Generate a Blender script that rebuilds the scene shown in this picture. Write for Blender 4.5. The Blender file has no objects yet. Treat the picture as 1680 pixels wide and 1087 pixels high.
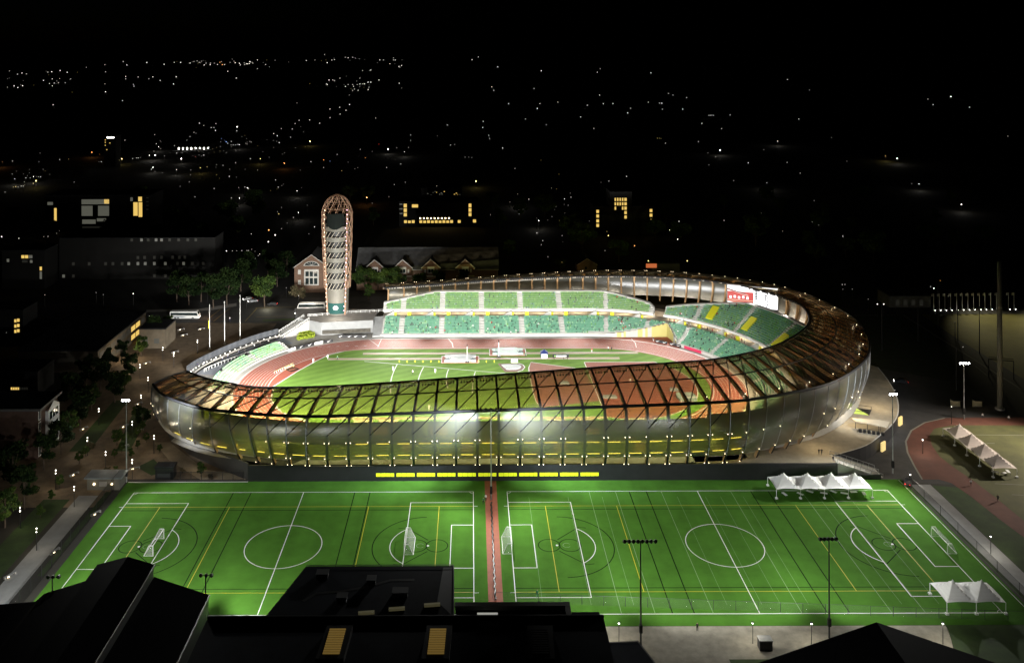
import bpy, bmesh, math, random
from mathutils import Vector
R = math.radians
random.seed(7)
rnd = random.Random(11)
sc = bpy.context.scene
COL = sc.collection
# ------------------------------------------------------------------ camera constants (surveyed from the pitch markings)
F, CZ, U0, V0, ROLL = 1444.9, 119.36, 772.67, 79.68, -0.0034


def W(u, v, z=0.0):
    """ground (or height z) point seen at photo coordinates u, v"""
    a, b = u - U0, v - V0
    c, s = math.cos(ROLL), math.sin(ROLL)
    a, b = a * c + b * s, -a * s + b * c
    d = F * (CZ - z) / b
    return Vector((a * d / F, d, z))


def Wy(u, v, y):
    a, b = u - U0, v - V0
    c, s = math.cos(ROLL), math.sin(ROLL)
    a, b = a * c + b * s, -a * s + b * c
    return Vector((a * y / F, y, CZ - b * y / F))


# ------------------------------------------------------------------ materials
MATS = {}


def mat(name, col, rough=.7, metal=0., emit=None, estr=0., var=0., vscale=.3, spec=.5, sample=True, alpha=None):
    if name in MATS:
        return MATS[name]
    m = bpy.data.materials.new(name)
    m.use_nodes = True
    nt = m.node_tree
    b = nt.nodes['Principled BSDF']
    b.inputs['Base Color'].default_value = (*col, 1)
    b.inputs['Roughness'].default_value = rough
    b.inputs['Metallic'].default_value = metal
    b.inputs['Specular IOR Level'].default_value = spec
    if emit:
        b.inputs['Emission Color'].default_value = (*emit, 1)
        b.inputs['Emission Strength'].default_value = estr
        if not sample:
            m.cycles.emission_sampling = 'NONE'
    if alpha is not None:
        b.inputs['Alpha'].default_value = alpha
    if var:
        tc = nt.nodes.new('ShaderNodeTexCoord')
        n1 = nt.nodes.new('ShaderNodeTexNoise')
        n1.inputs['Scale'].default_value = vscale
        n1.inputs['Detail'].default_value = 6
        n1.inputs['Roughness'].default_value = .65
        mx = nt.nodes.new('ShaderNodeMix')
        mx.data_type = 'RGBA'
        mx.inputs['A'].default_value = (*[max(0, c * (1 - var)) for c in col], 1)
        mx.inputs['B'].default_value = (*[min(1, c * (1 + var)) for c in col], 1)
        rp = nt.nodes.new('ShaderNodeMapRange')
        rp.inputs['From Min'].default_value = .3
        rp.inputs['From Max'].default_value = .7
        nt.links.new(tc.outputs['Object'], n1.inputs['Vector'])
        nt.links.new(n1.outputs['Fac'], rp.inputs['Value'])
        nt.links.new(rp.outputs['Result'], mx.inputs['Factor'])
        nt.links.new(mx.outputs['Result'], b.inputs['Base Color'])
    MATS[name] = m
    return m


def stripes(m, scale, angle, amt):
    """mown bands in the grass: a wave through the base colour (the grass itself leans two ways)"""
    nt = m.node_tree
    b = nt.nodes['Principled BSDF']
    src = b.inputs['Base Color'].links[0].from_socket
    tc = nt.nodes.new('ShaderNodeTexCoord')
    mp = nt.nodes.new('ShaderNodeMapping')
    mp.inputs['Rotation'].default_value = (0, 0, angle)
    wv = nt.nodes.new('ShaderNodeTexWave')
    wv.inputs['Scale'].default_value = scale
    wv.inputs['Distortion'].default_value = .25
    rp = nt.nodes.new('ShaderNodeMapRange')
    rp.inputs['From Min'].default_value = .25
    rp.inputs['From Max'].default_value = .75
    rp.inputs['To Min'].default_value = 1 - amt
    rp.inputs['To Max'].default_value = 1 + amt
    mx = nt.nodes.new('ShaderNodeVectorMath')
    mx.operation = 'SCALE'
    nt.links.new(tc.outputs['Object'], mp.inputs['Vector'])
    nt.links.new(mp.outputs['Vector'], wv.inputs['Vector'])
    nt.links.new(wv.outputs['Fac'], rp.inputs['Value'])
    nt.links.new(src, mx.inputs[0])
    nt.links.new(rp.outputs['Result'], mx.inputs['Scale'])
    nt.links.new(mx.outputs['Vector'], b.inputs['Base Color'])


M_ground = mat('ground', (.028, .026, .02), .9, var=.5, vscale=.05)
M_asph = mat('asphalt', (.05, .048, .045), .85, var=.3, vscale=.2)
M_paver = mat('paver', (.17, .125, .08), .85, var=.35, vscale=.4)
M_conc = mat('concrete', (.36, .34, .31), .8, var=.14, vscale=.35)
M_concw = mat('pale_concrete', (.5, .49, .46), .7, var=.1, vscale=.3)
M_concg = mat('grey_concrete', (.26, .265, .265), .75, var=.15, vscale=.3)
M_plaza = mat('plaza', (.30, .26, .19), .8, var=.25, vscale=.25)
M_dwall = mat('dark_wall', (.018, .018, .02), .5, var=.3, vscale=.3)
M_turf = mat('turf', (.056, .150, .019), .9, var=.14, vscale=.22, spec=.04)
stripes(M_turf, .0345, 0, .04)
M_grass = mat('infield_grass', (.145, .255, .05), .8, var=.12, vscale=.2, spec=.05)
stripes(M_grass, .075, R(58), .085)
M_lawn = mat('lawn', (.03, .06, .012), .9, var=.4, vscale=.2)
M_yfield = mat('yellow_field', (.13, .115, .02), .9, var=.25, vscale=.06)
M_track = mat('track', (.36, .105, .07), .75, var=.08, vscale=.4, spec=.3)
M_track2 = mat('apron', (.25, .078, .048), .75, var=.08, vscale=.4, spec=.3)
M_fan = mat('fan_red', (.26, .115, .075), .8, var=.1, vscale=.4)
M_strip = mat('red_strip', (.30, .085, .045), .8, var=.15, vscale=.6)
M_pink = mat('runway_pink', (.42, .24, .15), .8)
M_line = mat('white_paint', (.72, .72, .70), .6)
M_linef = mat('worn_white_paint', (.16, .26, .12), .7)
M_ylin = mat('yellow_paint', (.46, .40, .02), .6)
M_dlin = mat('dark_green_paint', (.006, .02, .004), .8, spec=.05)
M_white = mat('white_coat', (.8, .8, .78), .5)
M_tent = mat('tent_fabric', (.82, .82, .80), .55)
M_tent2 = mat('tent_fabric_warm', (.62, .53, .47), .6)
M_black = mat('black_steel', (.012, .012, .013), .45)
M_steel = mat('grey_steel', (.32, .33, .33), .45, .3)
M_dsteel = mat('dark_steel', (.05, .052, .055), .5, .3)
M_wood = mat('glulam', (.46, .30, .16), .55, var=.15, vscale=.8)
M_seat = [mat('seat_green', (.105, .32, .20), .5), mat('seat_dark_green', (.03, .14, .085), .5), mat('seat_pale_green', (.30, .50, .29), .5),
          mat('seat_leaf_green', (.115, .33, .045), .5), mat('seat_lime', (.2, .43, .07), .5), mat('seat_black_green', (.01, .05, .03), .5)]
M_yel = mat('signal_yellow', (.75, .72, .03), .5)
M_yelg = mat('yellow_lit', (.72, .8, .02), .5, emit=(.75, .9, .02), estr=.55)
M_brick = mat('brick', (.15, .09, .06), .85, var=.3, vscale=1.5)
M_roofd = mat('dark_roof', (.012, .0125, .014), .8, var=.35, vscale=.3)
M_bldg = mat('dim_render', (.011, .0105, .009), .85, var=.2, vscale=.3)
M_glass = mat('dark_glass', (.02, .03, .032), .12, spec=.8)
M_winY = mat('window_yellow', (.3, .25, .1), .5, emit=(1, .66, .16), estr=.85, sample=False)
M_winD = mat('window_dim', (.1, .1, .09), .5, emit=(.75, .72, .55), estr=.012, sample=False)
M_winW = mat('window_white', (.3, .3, .3), .5, emit=(.95, .95, .75), estr=.09, sample=False)
M_amber = mat('amber_louvre', (.3, .2, .06), .5, emit=(1, .62, .14), estr=.11, sample=False)
M_bulb = mat('bulb_warm', (1, 1, 1), .5, emit=(1, .80, .48), estr=6, sample=False)
M_bulbw = mat('bulb_white', (1, 1, 1), .5, emit=(1, .97, .9), estr=10, sample=False)
M_flood = mat('flood_lens', (1, 1, 1), .5, emit=(.95, .97, 1), estr=25, sample=False)
M_bar = mat('linear_lamp', (1, 1, 1), .5, emit=(1, .78, .2), estr=8)
M_skin = mat('skin', (.5, .32, .22), .6)
M_leaf = [mat('leaf_a', (.04, .075, .012), .8, spec=.2), mat('leaf_b', (.055, .09, .014), .8, spec=.2), mat('leaf_c', (.025, .05, .01), .8, spec=.2)]
M_leafy = [mat('hedge_a', (.30, .38, .02), .7), mat('hedge_b', (.38, .44, .04), .7), mat('hedge_c', (.2, .28, .02), .7)]
M_bark = mat('bark', (.07, .05, .035), .9)
M_bush = [mat('twig_a', (.13, .10, .05), .8), mat('twig_b', (.10, .085, .04), .8), mat('twig_c', (.07, .07, .03), .8)]


def cladding_mat(nm, dfac, ga, gb, rough, tint=(.47, .375, .215), tl_col=(.50, .45, .34), df_col=(.55, .52, .47)):
    m = bpy.data.materials.new(nm)
    m.use_nodes = True
    nt = m.node_tree
    nt.nodes.clear()
    out = nt.nodes.new('ShaderNodeOutputMaterial')
    uv = nt.nodes.new('ShaderNodeUVMap')
    sep = nt.nodes.new('ShaderNodeSeparateXYZ')
    nt.links.new(uv.outputs['UV'], sep.inputs[0])
    # thin horizontal ribs of the cushion sheet
    mul = nt.nodes.new('ShaderNodeMath'); mul.operation = 'MULTIPLY'; mul.inputs[1].default_value = 1.0
    fr = nt.nodes.new('ShaderNodeMath'); fr.operation = 'FRACT'
    cmp_ = nt.nodes.new('ShaderNodeMath'); cmp_.operation = 'LESS_THAN'; cmp_.inputs[1].default_value = .17
    nt.links.new(sep.outputs['Y'], mul.inputs[0])
    nt.links.new(mul.outputs[0], fr.inputs[0])
    nt.links.new(fr.outputs[0], cmp_.inputs[0])
    tr = nt.nodes.new('ShaderNodeBsdfTransparent')
    mixc = nt.nodes.new('ShaderNodeMix'); mixc.data_type = 'RGBA'
    mixc.inputs['A'].default_value = (*tint, 1)
    mixc.inputs['B'].default_value = (*[c * .62 for c in tint], 1)
    nt.links.new(cmp_.outputs[0], mixc.inputs['Factor'])
    nt.links.new(mixc.outputs['Result'], tr.inputs['Color'])
    df = nt.nodes.new('ShaderNodeBsdfDiffuse'); df.inputs['Color'].default_value = (*df_col, 1)
    gl = nt.nodes.new('ShaderNodeBsdfGlossy'); gl.inputs['Roughness'].default_value = rough
    gl.inputs['Color'].default_value = (.9, .92, .95, 1)
    m1 = nt.nodes.new('ShaderNodeMixShader'); m1.inputs[0].default_value = dfac
    tl = nt.nodes.new('ShaderNodeBsdfTranslucent'); tl.inputs['Color'].default_value = (*tl_col, 1)
    md = nt.nodes.new('ShaderNodeMixShader'); md.inputs[0].default_value = .5
    nt.links.new(df.outputs[0], md.inputs[1]); nt.links.new(tl.outputs[0], md.inputs[2])
    nt.links.new(tr.outputs[0], m1.inputs[1]); nt.links.new(md.outputs[0], m1.inputs[2])
    fres = nt.nodes.new('ShaderNodeFresnel'); fres.inputs['IOR'].default_value = 1.45
    fa = nt.nodes.new('ShaderNodeMath'); fa.operation = 'MULTIPLY_ADD'; fa.inputs[1].default_value = ga; fa.inputs[2].default_value = gb
    nt.links.new(fres.outputs[0], fa.inputs[0])
    m2 = nt.nodes.new('ShaderNodeMixShader')
    nt.links.new(fa.outputs[0], m2.inputs[0])
    nt.links.new(m1.outputs[0], m2.inputs[1]); nt.links.new(gl.outputs[0], m2.inputs[2])
    nt.links.new(m2.outputs[0], out.inputs['Surface'])
    return m


M_clad = cladding_mat('tinted_cladding', .22, .5, .0, .25)
M_cladf = cladding_mat('turf_tinted_facade', .20, .9, .12, .3, (.43, .42, .155), (.36, .42, .13), (.40, .41, .30))  # olive in these colours stands in for green reflected off the turf


def mesh_mat(name, col, fac):
    m = bpy.data.materials.new(name)
    m.use_nodes = True
    nt = m.node_tree
    nt.nodes.clear()
    out = nt.nodes.new('ShaderNodeOutputMaterial')
    tr = nt.nodes.new('ShaderNodeBsdfTransparent')
    df = nt.nodes.new('ShaderNodeBsdfDiffuse')
    df.inputs['Color'].default_value = (*col, 1)
    mx = nt.nodes.new('ShaderNodeMixShader')
    mx.inputs[0].default_value = fac
    nt.links.new(tr.outputs[0], mx.inputs[1])
    nt.links.new(df.outputs[0], mx.inputs[2])
    nt.links.new(mx.outputs[0], out.inputs[0])
    return m


M_net = mesh_mat('white_net', (.8, .8, .8), .2)
M_fence = mesh_mat('dark_mesh', (.02, .02, .02), .42)
M_netf = mesh_mat('faint_net', (.5, .5, .5), .07)


# ------------------------------------------------------------------ mesh builder
class MB:
    def __init__(s):
        s.v = []; s.f = []; s.m = []; s.uv = []

    def face(s, pts, mi=0, uv=None):
        i = len(s.v)
        s.v += [tuple(p) for p in pts]
        s.f.append(tuple(range(i, i + len(pts))))
        s.m.append(mi)
        s.uv.append(uv)

    def raw(s, vs, fs, mi=0):
        i = len(s.v)
        s.v += [tuple(p) for p in vs]
        for f in fs:
            s.f.append(tuple(i + k for k in f)); s.m.append(mi); s.uv.append(None)

    def box(s, x0, x1, y0, y1, z0, z1, mi=0, rz=0., c=None):
        vs = [(x, y, z) for z in (z0, z1) for x, y in ((x0, y0), (x1, y0), (x1, y1), (x0, y1))]
        if rz:
            cx, cy = c if c else ((x0 + x1) / 2, (y0 + y1) / 2)
            ca, sa = math.cos(rz), math.sin(rz)
            vs = [(cx + (x - cx) * ca - (y - cy) * sa, cy + (x - cx) * sa + (y - cy) * ca, z) for x, y, z in vs]
        s.raw(vs, [(3, 2, 1, 0), (4, 5, 6, 7), (0, 1, 5, 4), (1, 2, 6, 5), (2, 3, 7, 6), (3, 0, 4, 7)], mi)
        return s

    def prism(s, poly, z0, z1, mi=0, mtop=None):
        n = len(poly)
        a = sum(poly[i][0] * poly[(i + 1) % n][1] - poly[(i + 1) % n][0] * poly[i][1] for i in range(n))
        if a < 0:
            poly = poly[::-1]
        vs = [(p[0], p[1], z0) for p in poly] + [(p[0], p[1], z1) for p in poly]
        s.raw(vs, [tuple(range(n - 1, -1, -1))] + [(i, (i + 1) % n, n + (i + 1) % n, n + i) for i in range(n)], mi)
        s.raw([(p[0], p[1], z1) for p in poly], [tuple(range(n))], mi if mtop is None else mtop)
        return s

    def yprism(s, prof, y0, y1, mi=0):
        """profile in x,z drawn along y"""
        n = len(prof)
        vs = [(p[0], y0, p[1]) for p in prof] + [(p[0], y1, p[1]) for p in prof]
        s.raw(vs, [tuple(range(n)), tuple(range(2 * n - 1, n - 1, -1))] + [(i, n + i, n + (i + 1) % n, (i + 1) % n) for i in range(n)], mi)
        return s

    def tube(s, pts, r, mi=0, n=6, r2=None, cap=True):
        pts = [Vector(p) for p in pts]
        rings = []
        for k, p in enumerate(pts):
            d = (pts[min(k + 1, len(pts) - 1)] - pts[max(k - 1, 0)])
            if d.length < 1e-9:
                d = Vector((0, 0, 1))
            d.normalize()
            a = d.cross(Vector((0, 0, 1)) if abs(d.z) < .9 else Vector((1, 0, 0))).normalized()
            b = d.cross(a)
            rr = r if r2 is None else r + (r2 - r) * k / max(1, len(pts) - 1)
            rings.append([p + (a * math.cos(2 * math.pi * j / n) + b * math.sin(2 * math.pi * j / n)) * rr for j in range(n)])
        vs = [q for g in rings for q in g]
        fs = [(k * n + j, k * n + (j + 1) % n, (k + 1) * n + (j + 1) % n, (k + 1) * n + j) for k in range(len(pts) - 1) for j in range(n)]
        if cap:
            fs += [tuple(range(n - 1, -1, -1)), tuple(range((len(pts) - 1) * n, len(pts) * n))]
        s.raw(vs, fs, mi)
        return s

    def ball(s, c, r, mi=0, sq=1.):
        vs = []; fs = []
        nu, nv = 8, 5
        for i in range(nv + 1):
            th = math.pi * i / nv
            for j in range(nu):
                ph = 2 * math.pi * j / nu
                vs.append((c[0] + r * math.sin(th) * math.cos(ph), c[1] + r * math.sin(th) * math.sin(ph), c[2] + r * sq * math.cos(th)))
        for i in range(nv):
            for j in range(nu):
                fs.append((i * nu + j, (i + 1) * nu + j, (i + 1) * nu + (j + 1) % nu, i * nu + (j + 1) % nu))
        s.raw(vs, fs, mi)
        return s

    def sheet(s, poly, z, mi=0):
        n = len(poly)
        a = sum(poly[i][0] * poly[(i + 1) % n][1] - poly[(i + 1) % n][0] * poly[i][1] for i in range(n))
        if a < 0:
            poly = poly[::-1]
        s.face([(p[0], p[1], z) for p in poly], mi)
        return s

    def line(s, pts, w, z, mi=0, closed=False):
        """painted line: flat ribbon of width w along pts"""
        P = [Vector((p[0], p[1])) for p in pts]
        n = len(P)
        L = []; Rr = []
        for k in range(n):
            if closed:
                d = P[(k + 1) % n] - P[k - 1]
            else:
                d = P[min(k + 1, n - 1)] - P[max(k - 1, 0)]
            d.normalize()
            nn = Vector((-d.y, d.x)) * w / 2
            L.append(P[k] + nn); Rr.append(P[k] - nn)
        for k in range(n if closed else n - 1):
            j = (k + 1) % n
            s.face([(Rr[k].x, Rr[k].y, z), (Rr[j].x, Rr[j].y, z), (L[j].x, L[j].y, z), (L[k].x, L[k].y, z)], mi)
        return s

    def mesh(s, name, mats):
        me = bpy.data.meshes.new(name)
        me.from_pydata(s.v, [], s.f)
        for m in (mats if isinstance(mats, (list, tuple)) else [mats]):
            me.materials.append(m)
        me.polygons.foreach_set('material_index', s.m)
        if any(u for u in s.uv):
            ul = me.uv_layers.new(name='UVMap')
            k = 0
            for f, u in zip(s.f, s.uv):
                for j in range(len(f)):
                    ul.data[k].uv = u[j] if u else (0, 0)
                    k += 1
        me.update()
        return me

    def build(s, name, mats, parent=None, smooth=False):
        me = s.mesh(name, mats)
        if smooth:
            bm = bmesh.new(); bm.from_mesh(me)
            bmesh.ops.remove_doubles(bm, verts=bm.verts, dist=.002)
            bmesh.ops.recalc_face_normals(bm, faces=bm.faces)
            bm.to_mesh(me); bm.free()
        if smooth:
            for p in me.polygons:
                p.use_smooth = True
        o = bpy.data.objects.new(name, me)
        COL.objects.link(o)
        if parent:
            o.parent = parent
            o.matrix_parent_inverse.identity()
            # parents stand at their own base: keep world coordinates of the mesh
            if parent.location.length > 0 and not parent.get('_local'):
                o.matrix_parent_inverse = parent.matrix_basis.inverted()
        return o


def tag(o, label=None, cat=None, group=None, kind=None):
    if label: o['label'] = label
    if cat: o['category'] = cat
    if group: o['group'] = group
    if kind: o['kind'] = kind
    return o


def struct(name, mb, mats):
    return tag(mb.build(name, mats), kind='structure')


def thing(name, label, cat, loc=(0, 0, 0), rz=0., group=None):
    o = bpy.data.objects.new(name, None)
    o.empty_display_size = .5
    COL.objects.link(o)
    o.location = loc
    o.rotation_euler = (0, 0, rz)
    return tag(o, label, cat, group)


def part(mb, name, mats, parent, smooth=False):
    """part in the local coordinates of its parent"""
    me = mb.mesh(name, mats)
    if smooth:
        for p in me.polygons:
            p.use_smooth = True
    o = bpy.data.objects.new(name, me)
    COL.objects.link(o)
    o.parent = parent
    return o


def kids(o):
    return KIDS.get(o.name, [c for c in o.children])


KIDS = {}


def copy_tree(o, loc=None, rz=None, label=None, group=None, parent=None, scale=None):
    c = o.copy()
    COL.objects.link(c)
    c.parent = parent
    if loc is not None: c.location = loc
    if rz is not None: c.rotation_euler = (0, 0, rz)
    if scale is not None: c.scale = (scale,) * 3 if isinstance(scale, (int, float)) else scale
    if label: c['label'] = label
    if group: c['group'] = group
    for ch in CH.get(o.name, []):
        copy_tree(ch, parent=c)
    return c


CH = {}


def reg(o):
    """remember the children of a prototype before it is copied"""
    CH[o.name] = list(o.children)
    for c in o.children:
        CH[c.name] = list(c.children)
    return o


# ------------------------------------------------------------------ ground
g = MB()
g.sheet([(-30000, -200), (30000, -200), (30000, 30000), (-30000, 30000)], 0)
struct('ground', g, [M_ground])

Z1, Z2, Z3, Z4, Z5 = .012, .024, .036, .05, .064
# far dark hills beyond the town
hb = MB()
hr = random.Random(3)
prev = None
for k in range(61):
    x = -9000 + k * 400
    h = 20 + 18 * math.sin(k * .37) + 10 * hr.random() + (45 * math.exp(-((x - 2500) / 2600.) ** 2))
    if prev:
        px, ph = prev
        hb.face([(px, 11800, -1), (x, 11800, -1), (x, 13000, h), (px, 13000, ph)])
        hb.face([(px, 13000, ph), (x, 13000, h), (x, 15000, -1), (px, 15000, -1)])
    prev = (x, h)
struct('hills', hb, [mat('hill', (.01, .014, .008), .95)])

# turf with two soccer pitches
XT0, XT1, YT0, YT1 = -95.2, 118.3, 182.0, 243.4
t = MB(); t.sheet([(XT0, YT0), (XT1, YT0), (XT1, YT1), (XT0, YT1)], Z1)
struct('turf', t, [M_turf])
t = MB(); t.sheet([(3.35, 186.5), (6.55, 186.5), (6.55, 243.3), (3.35, 243.3)], Z2)
struct('red_strip', t, [M_strip])


def arc(cx, cy, r, a0, a1, n=32):
    return [(cx + r * math.cos(R(a0 + (a1 - a0) * k / n)), cy + r * math.sin(R(a0 + (a1 - a0) * k / n))) for k in range(n + 1)]


YC, YTOP, YBOT = 211.66, 237.40, 185.87
PITCH = ((-91.19, .23), (9.32, 111.83))
ln = MB()
LW = .17
for x0, x1 in PITCH:
    mid = (x0 + x1) / 2
    ln.line([(x0, YTOP), (x1, YTOP)], LW, Z3); ln.line([(x0, YBOT), (x1, YBOT)], LW, Z3)
    for x, sgn in ((x0, 1), (x1, -1)):
        ln.line([(x, YBOT), (x, YTOP)], LW, Z3 + .002)
        for d, w in ((16.46, 20.115), (5.49, 9.145)):
            ln.line([(x, YC - w), (x + sgn * d, YC - w)], LW, Z3)
            ln.line([(x, YC + w), (x + sgn * d, YC + w)], LW, Z3)
            ln.line([(x + sgn * d, YC - w - LW / 2), (x + sgn * d, YC + w + LW / 2)], LW, Z3 + .002)
        a = 53.05
        cx = x + sgn * 10.97
        ln.line(arc(cx, YC, 9.145, -a, a) if sgn > 0 else arc(cx, YC, 9.145, 180 - a, 180 + a), LW, Z3)
        for yy, s2 in ((YTOP, -1), (YBOT, 1)):
            a0 = {(1, -1): (-90, 0), (1, 1): (0, 90), (-1, -1): (180, 270), (-1, 1): (90, 180)}[(sgn, s2)]
            ln.line(arc(x, yy, .95, a0[0], a0[1], 6), .12, Z3 + .003)
        for yy in (229.9, 193.3):
            ln.line([(x - sgn * .1, yy), (x - sgn * 1.1, yy)], .12, Z3)
        ln.line(arc(cx, YC, .2, 0, 360, 8), .2, Z3)
    ln.line([(mid, YBOT), (mid, YTOP)], LW, Z3 + .002)
    ln.line(arc(mid, YC, 9.145, 0, 360, 64)[:-1], LW, Z3 + .004, closed=True)
ln.line([(117.6, 184), (117.6, 243)], .16, Z3)
ln.line([(-95, 243.2), (-62, 243.2)], .3, Z3)
struct('pitch_markings_white', ln, [M_line])
yl = MB()
for x0, x1 in PITCH:
    for yy in (229.9, 193.5):
        yl.line([(x0, yy), (x1, yy)], .13, Z2 + .004)
for x in (-81.6, -63.4, -27.1, -8.7, 19.0, 37.6, 84.3, 102.9):
    yl.line([(x, 193.5), (x, 229.9)], .15, Z2 + .006)
struct('pitch_markings_yellow', yl, [M_ylin])
dl = MB()
for x in (-64.4, -59.6, -31.7, -27.6, 42.2, 46.8, 74.9, 79.6):
    dl.line([(x, YBOT), (x, YTOP)], .24, Z2)
for x0, x1 in PITCH:
    for yy in (228.2, 194.9):
        dl.line([(x0, yy), (x1, yy)], .22, Z2 + .002)
for gx, sg in ((-79.7, 1), (-11.2, -1), (21.0, 1), (101.2, -1)):
    dl.line(arc(gx, YC, 12.9, -88, 88) if sg > 0 else arc(gx, YC, 12.9, 92, 268), .24, Z2 + .004)
    dl.line(arc(gx - sg * 2.6, YC, 2.6, 0, 360, 30)[:-1], .22, Z2 + .006, closed=True)
    dl.line(arc(gx + sg * 2.4, YC, 2.6, 0, 360, 30)[:-1], .22, Z2 + .008, closed=True)
    for s2 in (-1, 1):
        dl.line([(gx - sg * .4, YC + s2 * 2.4), (gx + sg * 5.4, YC + s2 * 8.0), (gx + sg * 7.2, YC + s2 * 7.6)], .22, Z2 + .010)
struct('pitch_markings_dark', dl, [M_dlin])
fl = MB()
for x in (31.4, 38.5, 50.8, 69.5, 88.5, 95.6):
    fl.line([(x, YBOT), (x, YTOP)], .14, Z2 + .012)
for x in (15, 25.4, 34.5, 54.5, 62, 66, 72, 92, 100):
    fl.line([(x, YBOT + 3), (x, YTOP - 3)], .07, Z2 + .012)
for gx in (-78.3, -12.6, 22.6, 99.8):
    fl.line(arc(gx, YC, .9, 30, 330, 16), .12, Z2 + .016)
struct('pitch_markings_faint', fl, [M_linef])

# ------------------------------------------------------------------ stadium track and infield
AX0, AX1, AY = -35.9, 48.5, 314.5


def oval(r, n=40):
    p = [(AX1 + r * math.cos(R(-90 + 180 * k / n)), AY + r * math.sin(R(-90 + 180 * k / n))) for k in range(n + 1)]
    p += [(AX0 + r * math.cos(R(90 + 180 * k / n)), AY + r * math.sin(R(90 + 180 * k / n))) for k in range(n + 1)]
    return p


t = MB(); t.sheet(oval(66), .006); struct('stadium_floor', t, [M_conc])
t = MB(); t.sheet(oval(48.3), Z2)
t.sheet([(46, 353.2), (82.5, 349.0), (83.5, 364.2), (46, 362.9)], Z2 - .006)
struct('running_track', t, [M_track])
# grass: cut flat on the left where the water jump apron lies
lf = [(-50.5, 347.9), (-56, 343.8), (-60, 336.6), (-65, 325.8), (-70.3, 312), (-68.6, 300), (-62.7, 289.6), (-52, 281.8)]
gp = [(AX1 + 35.6 * math.cos(R(-90 + 180 * k / 30)), AY + 35.6 * math.sin(R(-90 + 180 * k / 30))) for k in range(31)] + \
     [(-35.9, 350.2), (-43.2, 349.6)] + lf + [(-43.5, 279.6), (-35.9, 279)]
t = MB(); t.sheet(gp, Z3); struct('infield_grass', t, [M_grass])
t = MB()
dz = arc(AX1, AY - 2, 30.6, -84, 48, 28)
dz = [(42.7, 334.9), (43.4, 285.5)] + dz + [(68, 334.9)]
t.sheet(dz, Z4)
struct('high_jump_apron', t, [M_track2])
t = MB()
fan = [W(957, 605.5), W(871, 594.2)] + [W(867.5, 603), W(868, 610), W(871, 625), W(875, 645), W(880, 660), W(890, 668), W(986, 657)]
t.sheet([(p.x, p.y) for p in fan], Z4 - .004)
struct('throwing_fan', t, [M_fan])
t = MB()
for y0, y1, x0, x1 in ((344.3, 345.7, -42.7, 65), (338.4, 339.8, -55.3, 56.8), (283.9, 285.3, -48, 44)):
    t.sheet([(x0, y0), (x1, y0), (x1, y1), (x0, y1)], Z4)
struct('runway', t, [M_pink])
t = MB()
for k in range(10):
    t.line(oval(36.5 + 1.22 * k), .13 if k else .3, Z3 + .004 if k else Z4, closed=True)
t.line(oval(48.1), .5, Z3, closed=True)
for y0, y1, x0, x1 in ((344.3, 345.7, -42.7, 65), (338.4, 339.8, -55.3, 56.8), (283.9, 285.3, -48, 44)):
    for yy in (y0, y1):
        t.line([(x0, yy), (x1, yy)], .3, Z5)
t.line(lf, .5, Z4)
t.line(dz + [dz[0]], .28, Z5)
t.line([(p.x, p.y) for p in fan[:2]] + [(p.x, p.y) for p in fan[2:8]], .3, Z5 + .01)
A, B = W(597.6, 592.6), W(830, 612.4)
t.line([A, B], .28, Z4 + .006)
for (ua, va), (ub, vb), (uc, vc) in (((652, 597), (637, 623.6), (641, 645)), ((695, 602), (683, 622), (686, 640)), ((736, 605.7), (729, 620), (735, 637)), ((780, 609.3), (775, 622), (775, 645))):
    a, b, c = W(ua, va), W(ub, vb), W(uc, vc)
    pts = []
    for k in range(9):
        q = k / 8
        pts.append(a * (1 - q) ** 2 + b * 2 * q * (1 - q) * 1.0 + c * q * q)
    t.line(pts, .28, Z4 + .004)
# start and finish marks on the far straight and curve
for u in (735.5, 1036):
    a, b = W(u, 555.8), W(u + 8, 570)
    t.line([a, (a + b) / 2 + Vector((.6, 0, 0)), b], .25, Z4)
t.line([W(605, 556), W(622, 568.5)], .2, Z4); t.line([W(626, 556), W(620, 569)], .2, Z4)
for u in range(507, 612, 15):
    a = W(u, 569 - .02 * (u - 507)); t.line([a, a + Vector((1.3, 0, 0))], .3, Z4)
struct('track_markings', t, [M_line])
# long jump pits on the near side, shot put sector pad
t = MB()
for x in (-38, -30, 24, 33, 50):
    t.sheet([(x, 281.2), (x + 6, 281.2), (x + 6, 284), (x, 284)], Z5)
struct('sand_pit', t, [mat('sand', (.5, .42, .28), .9)])

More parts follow.
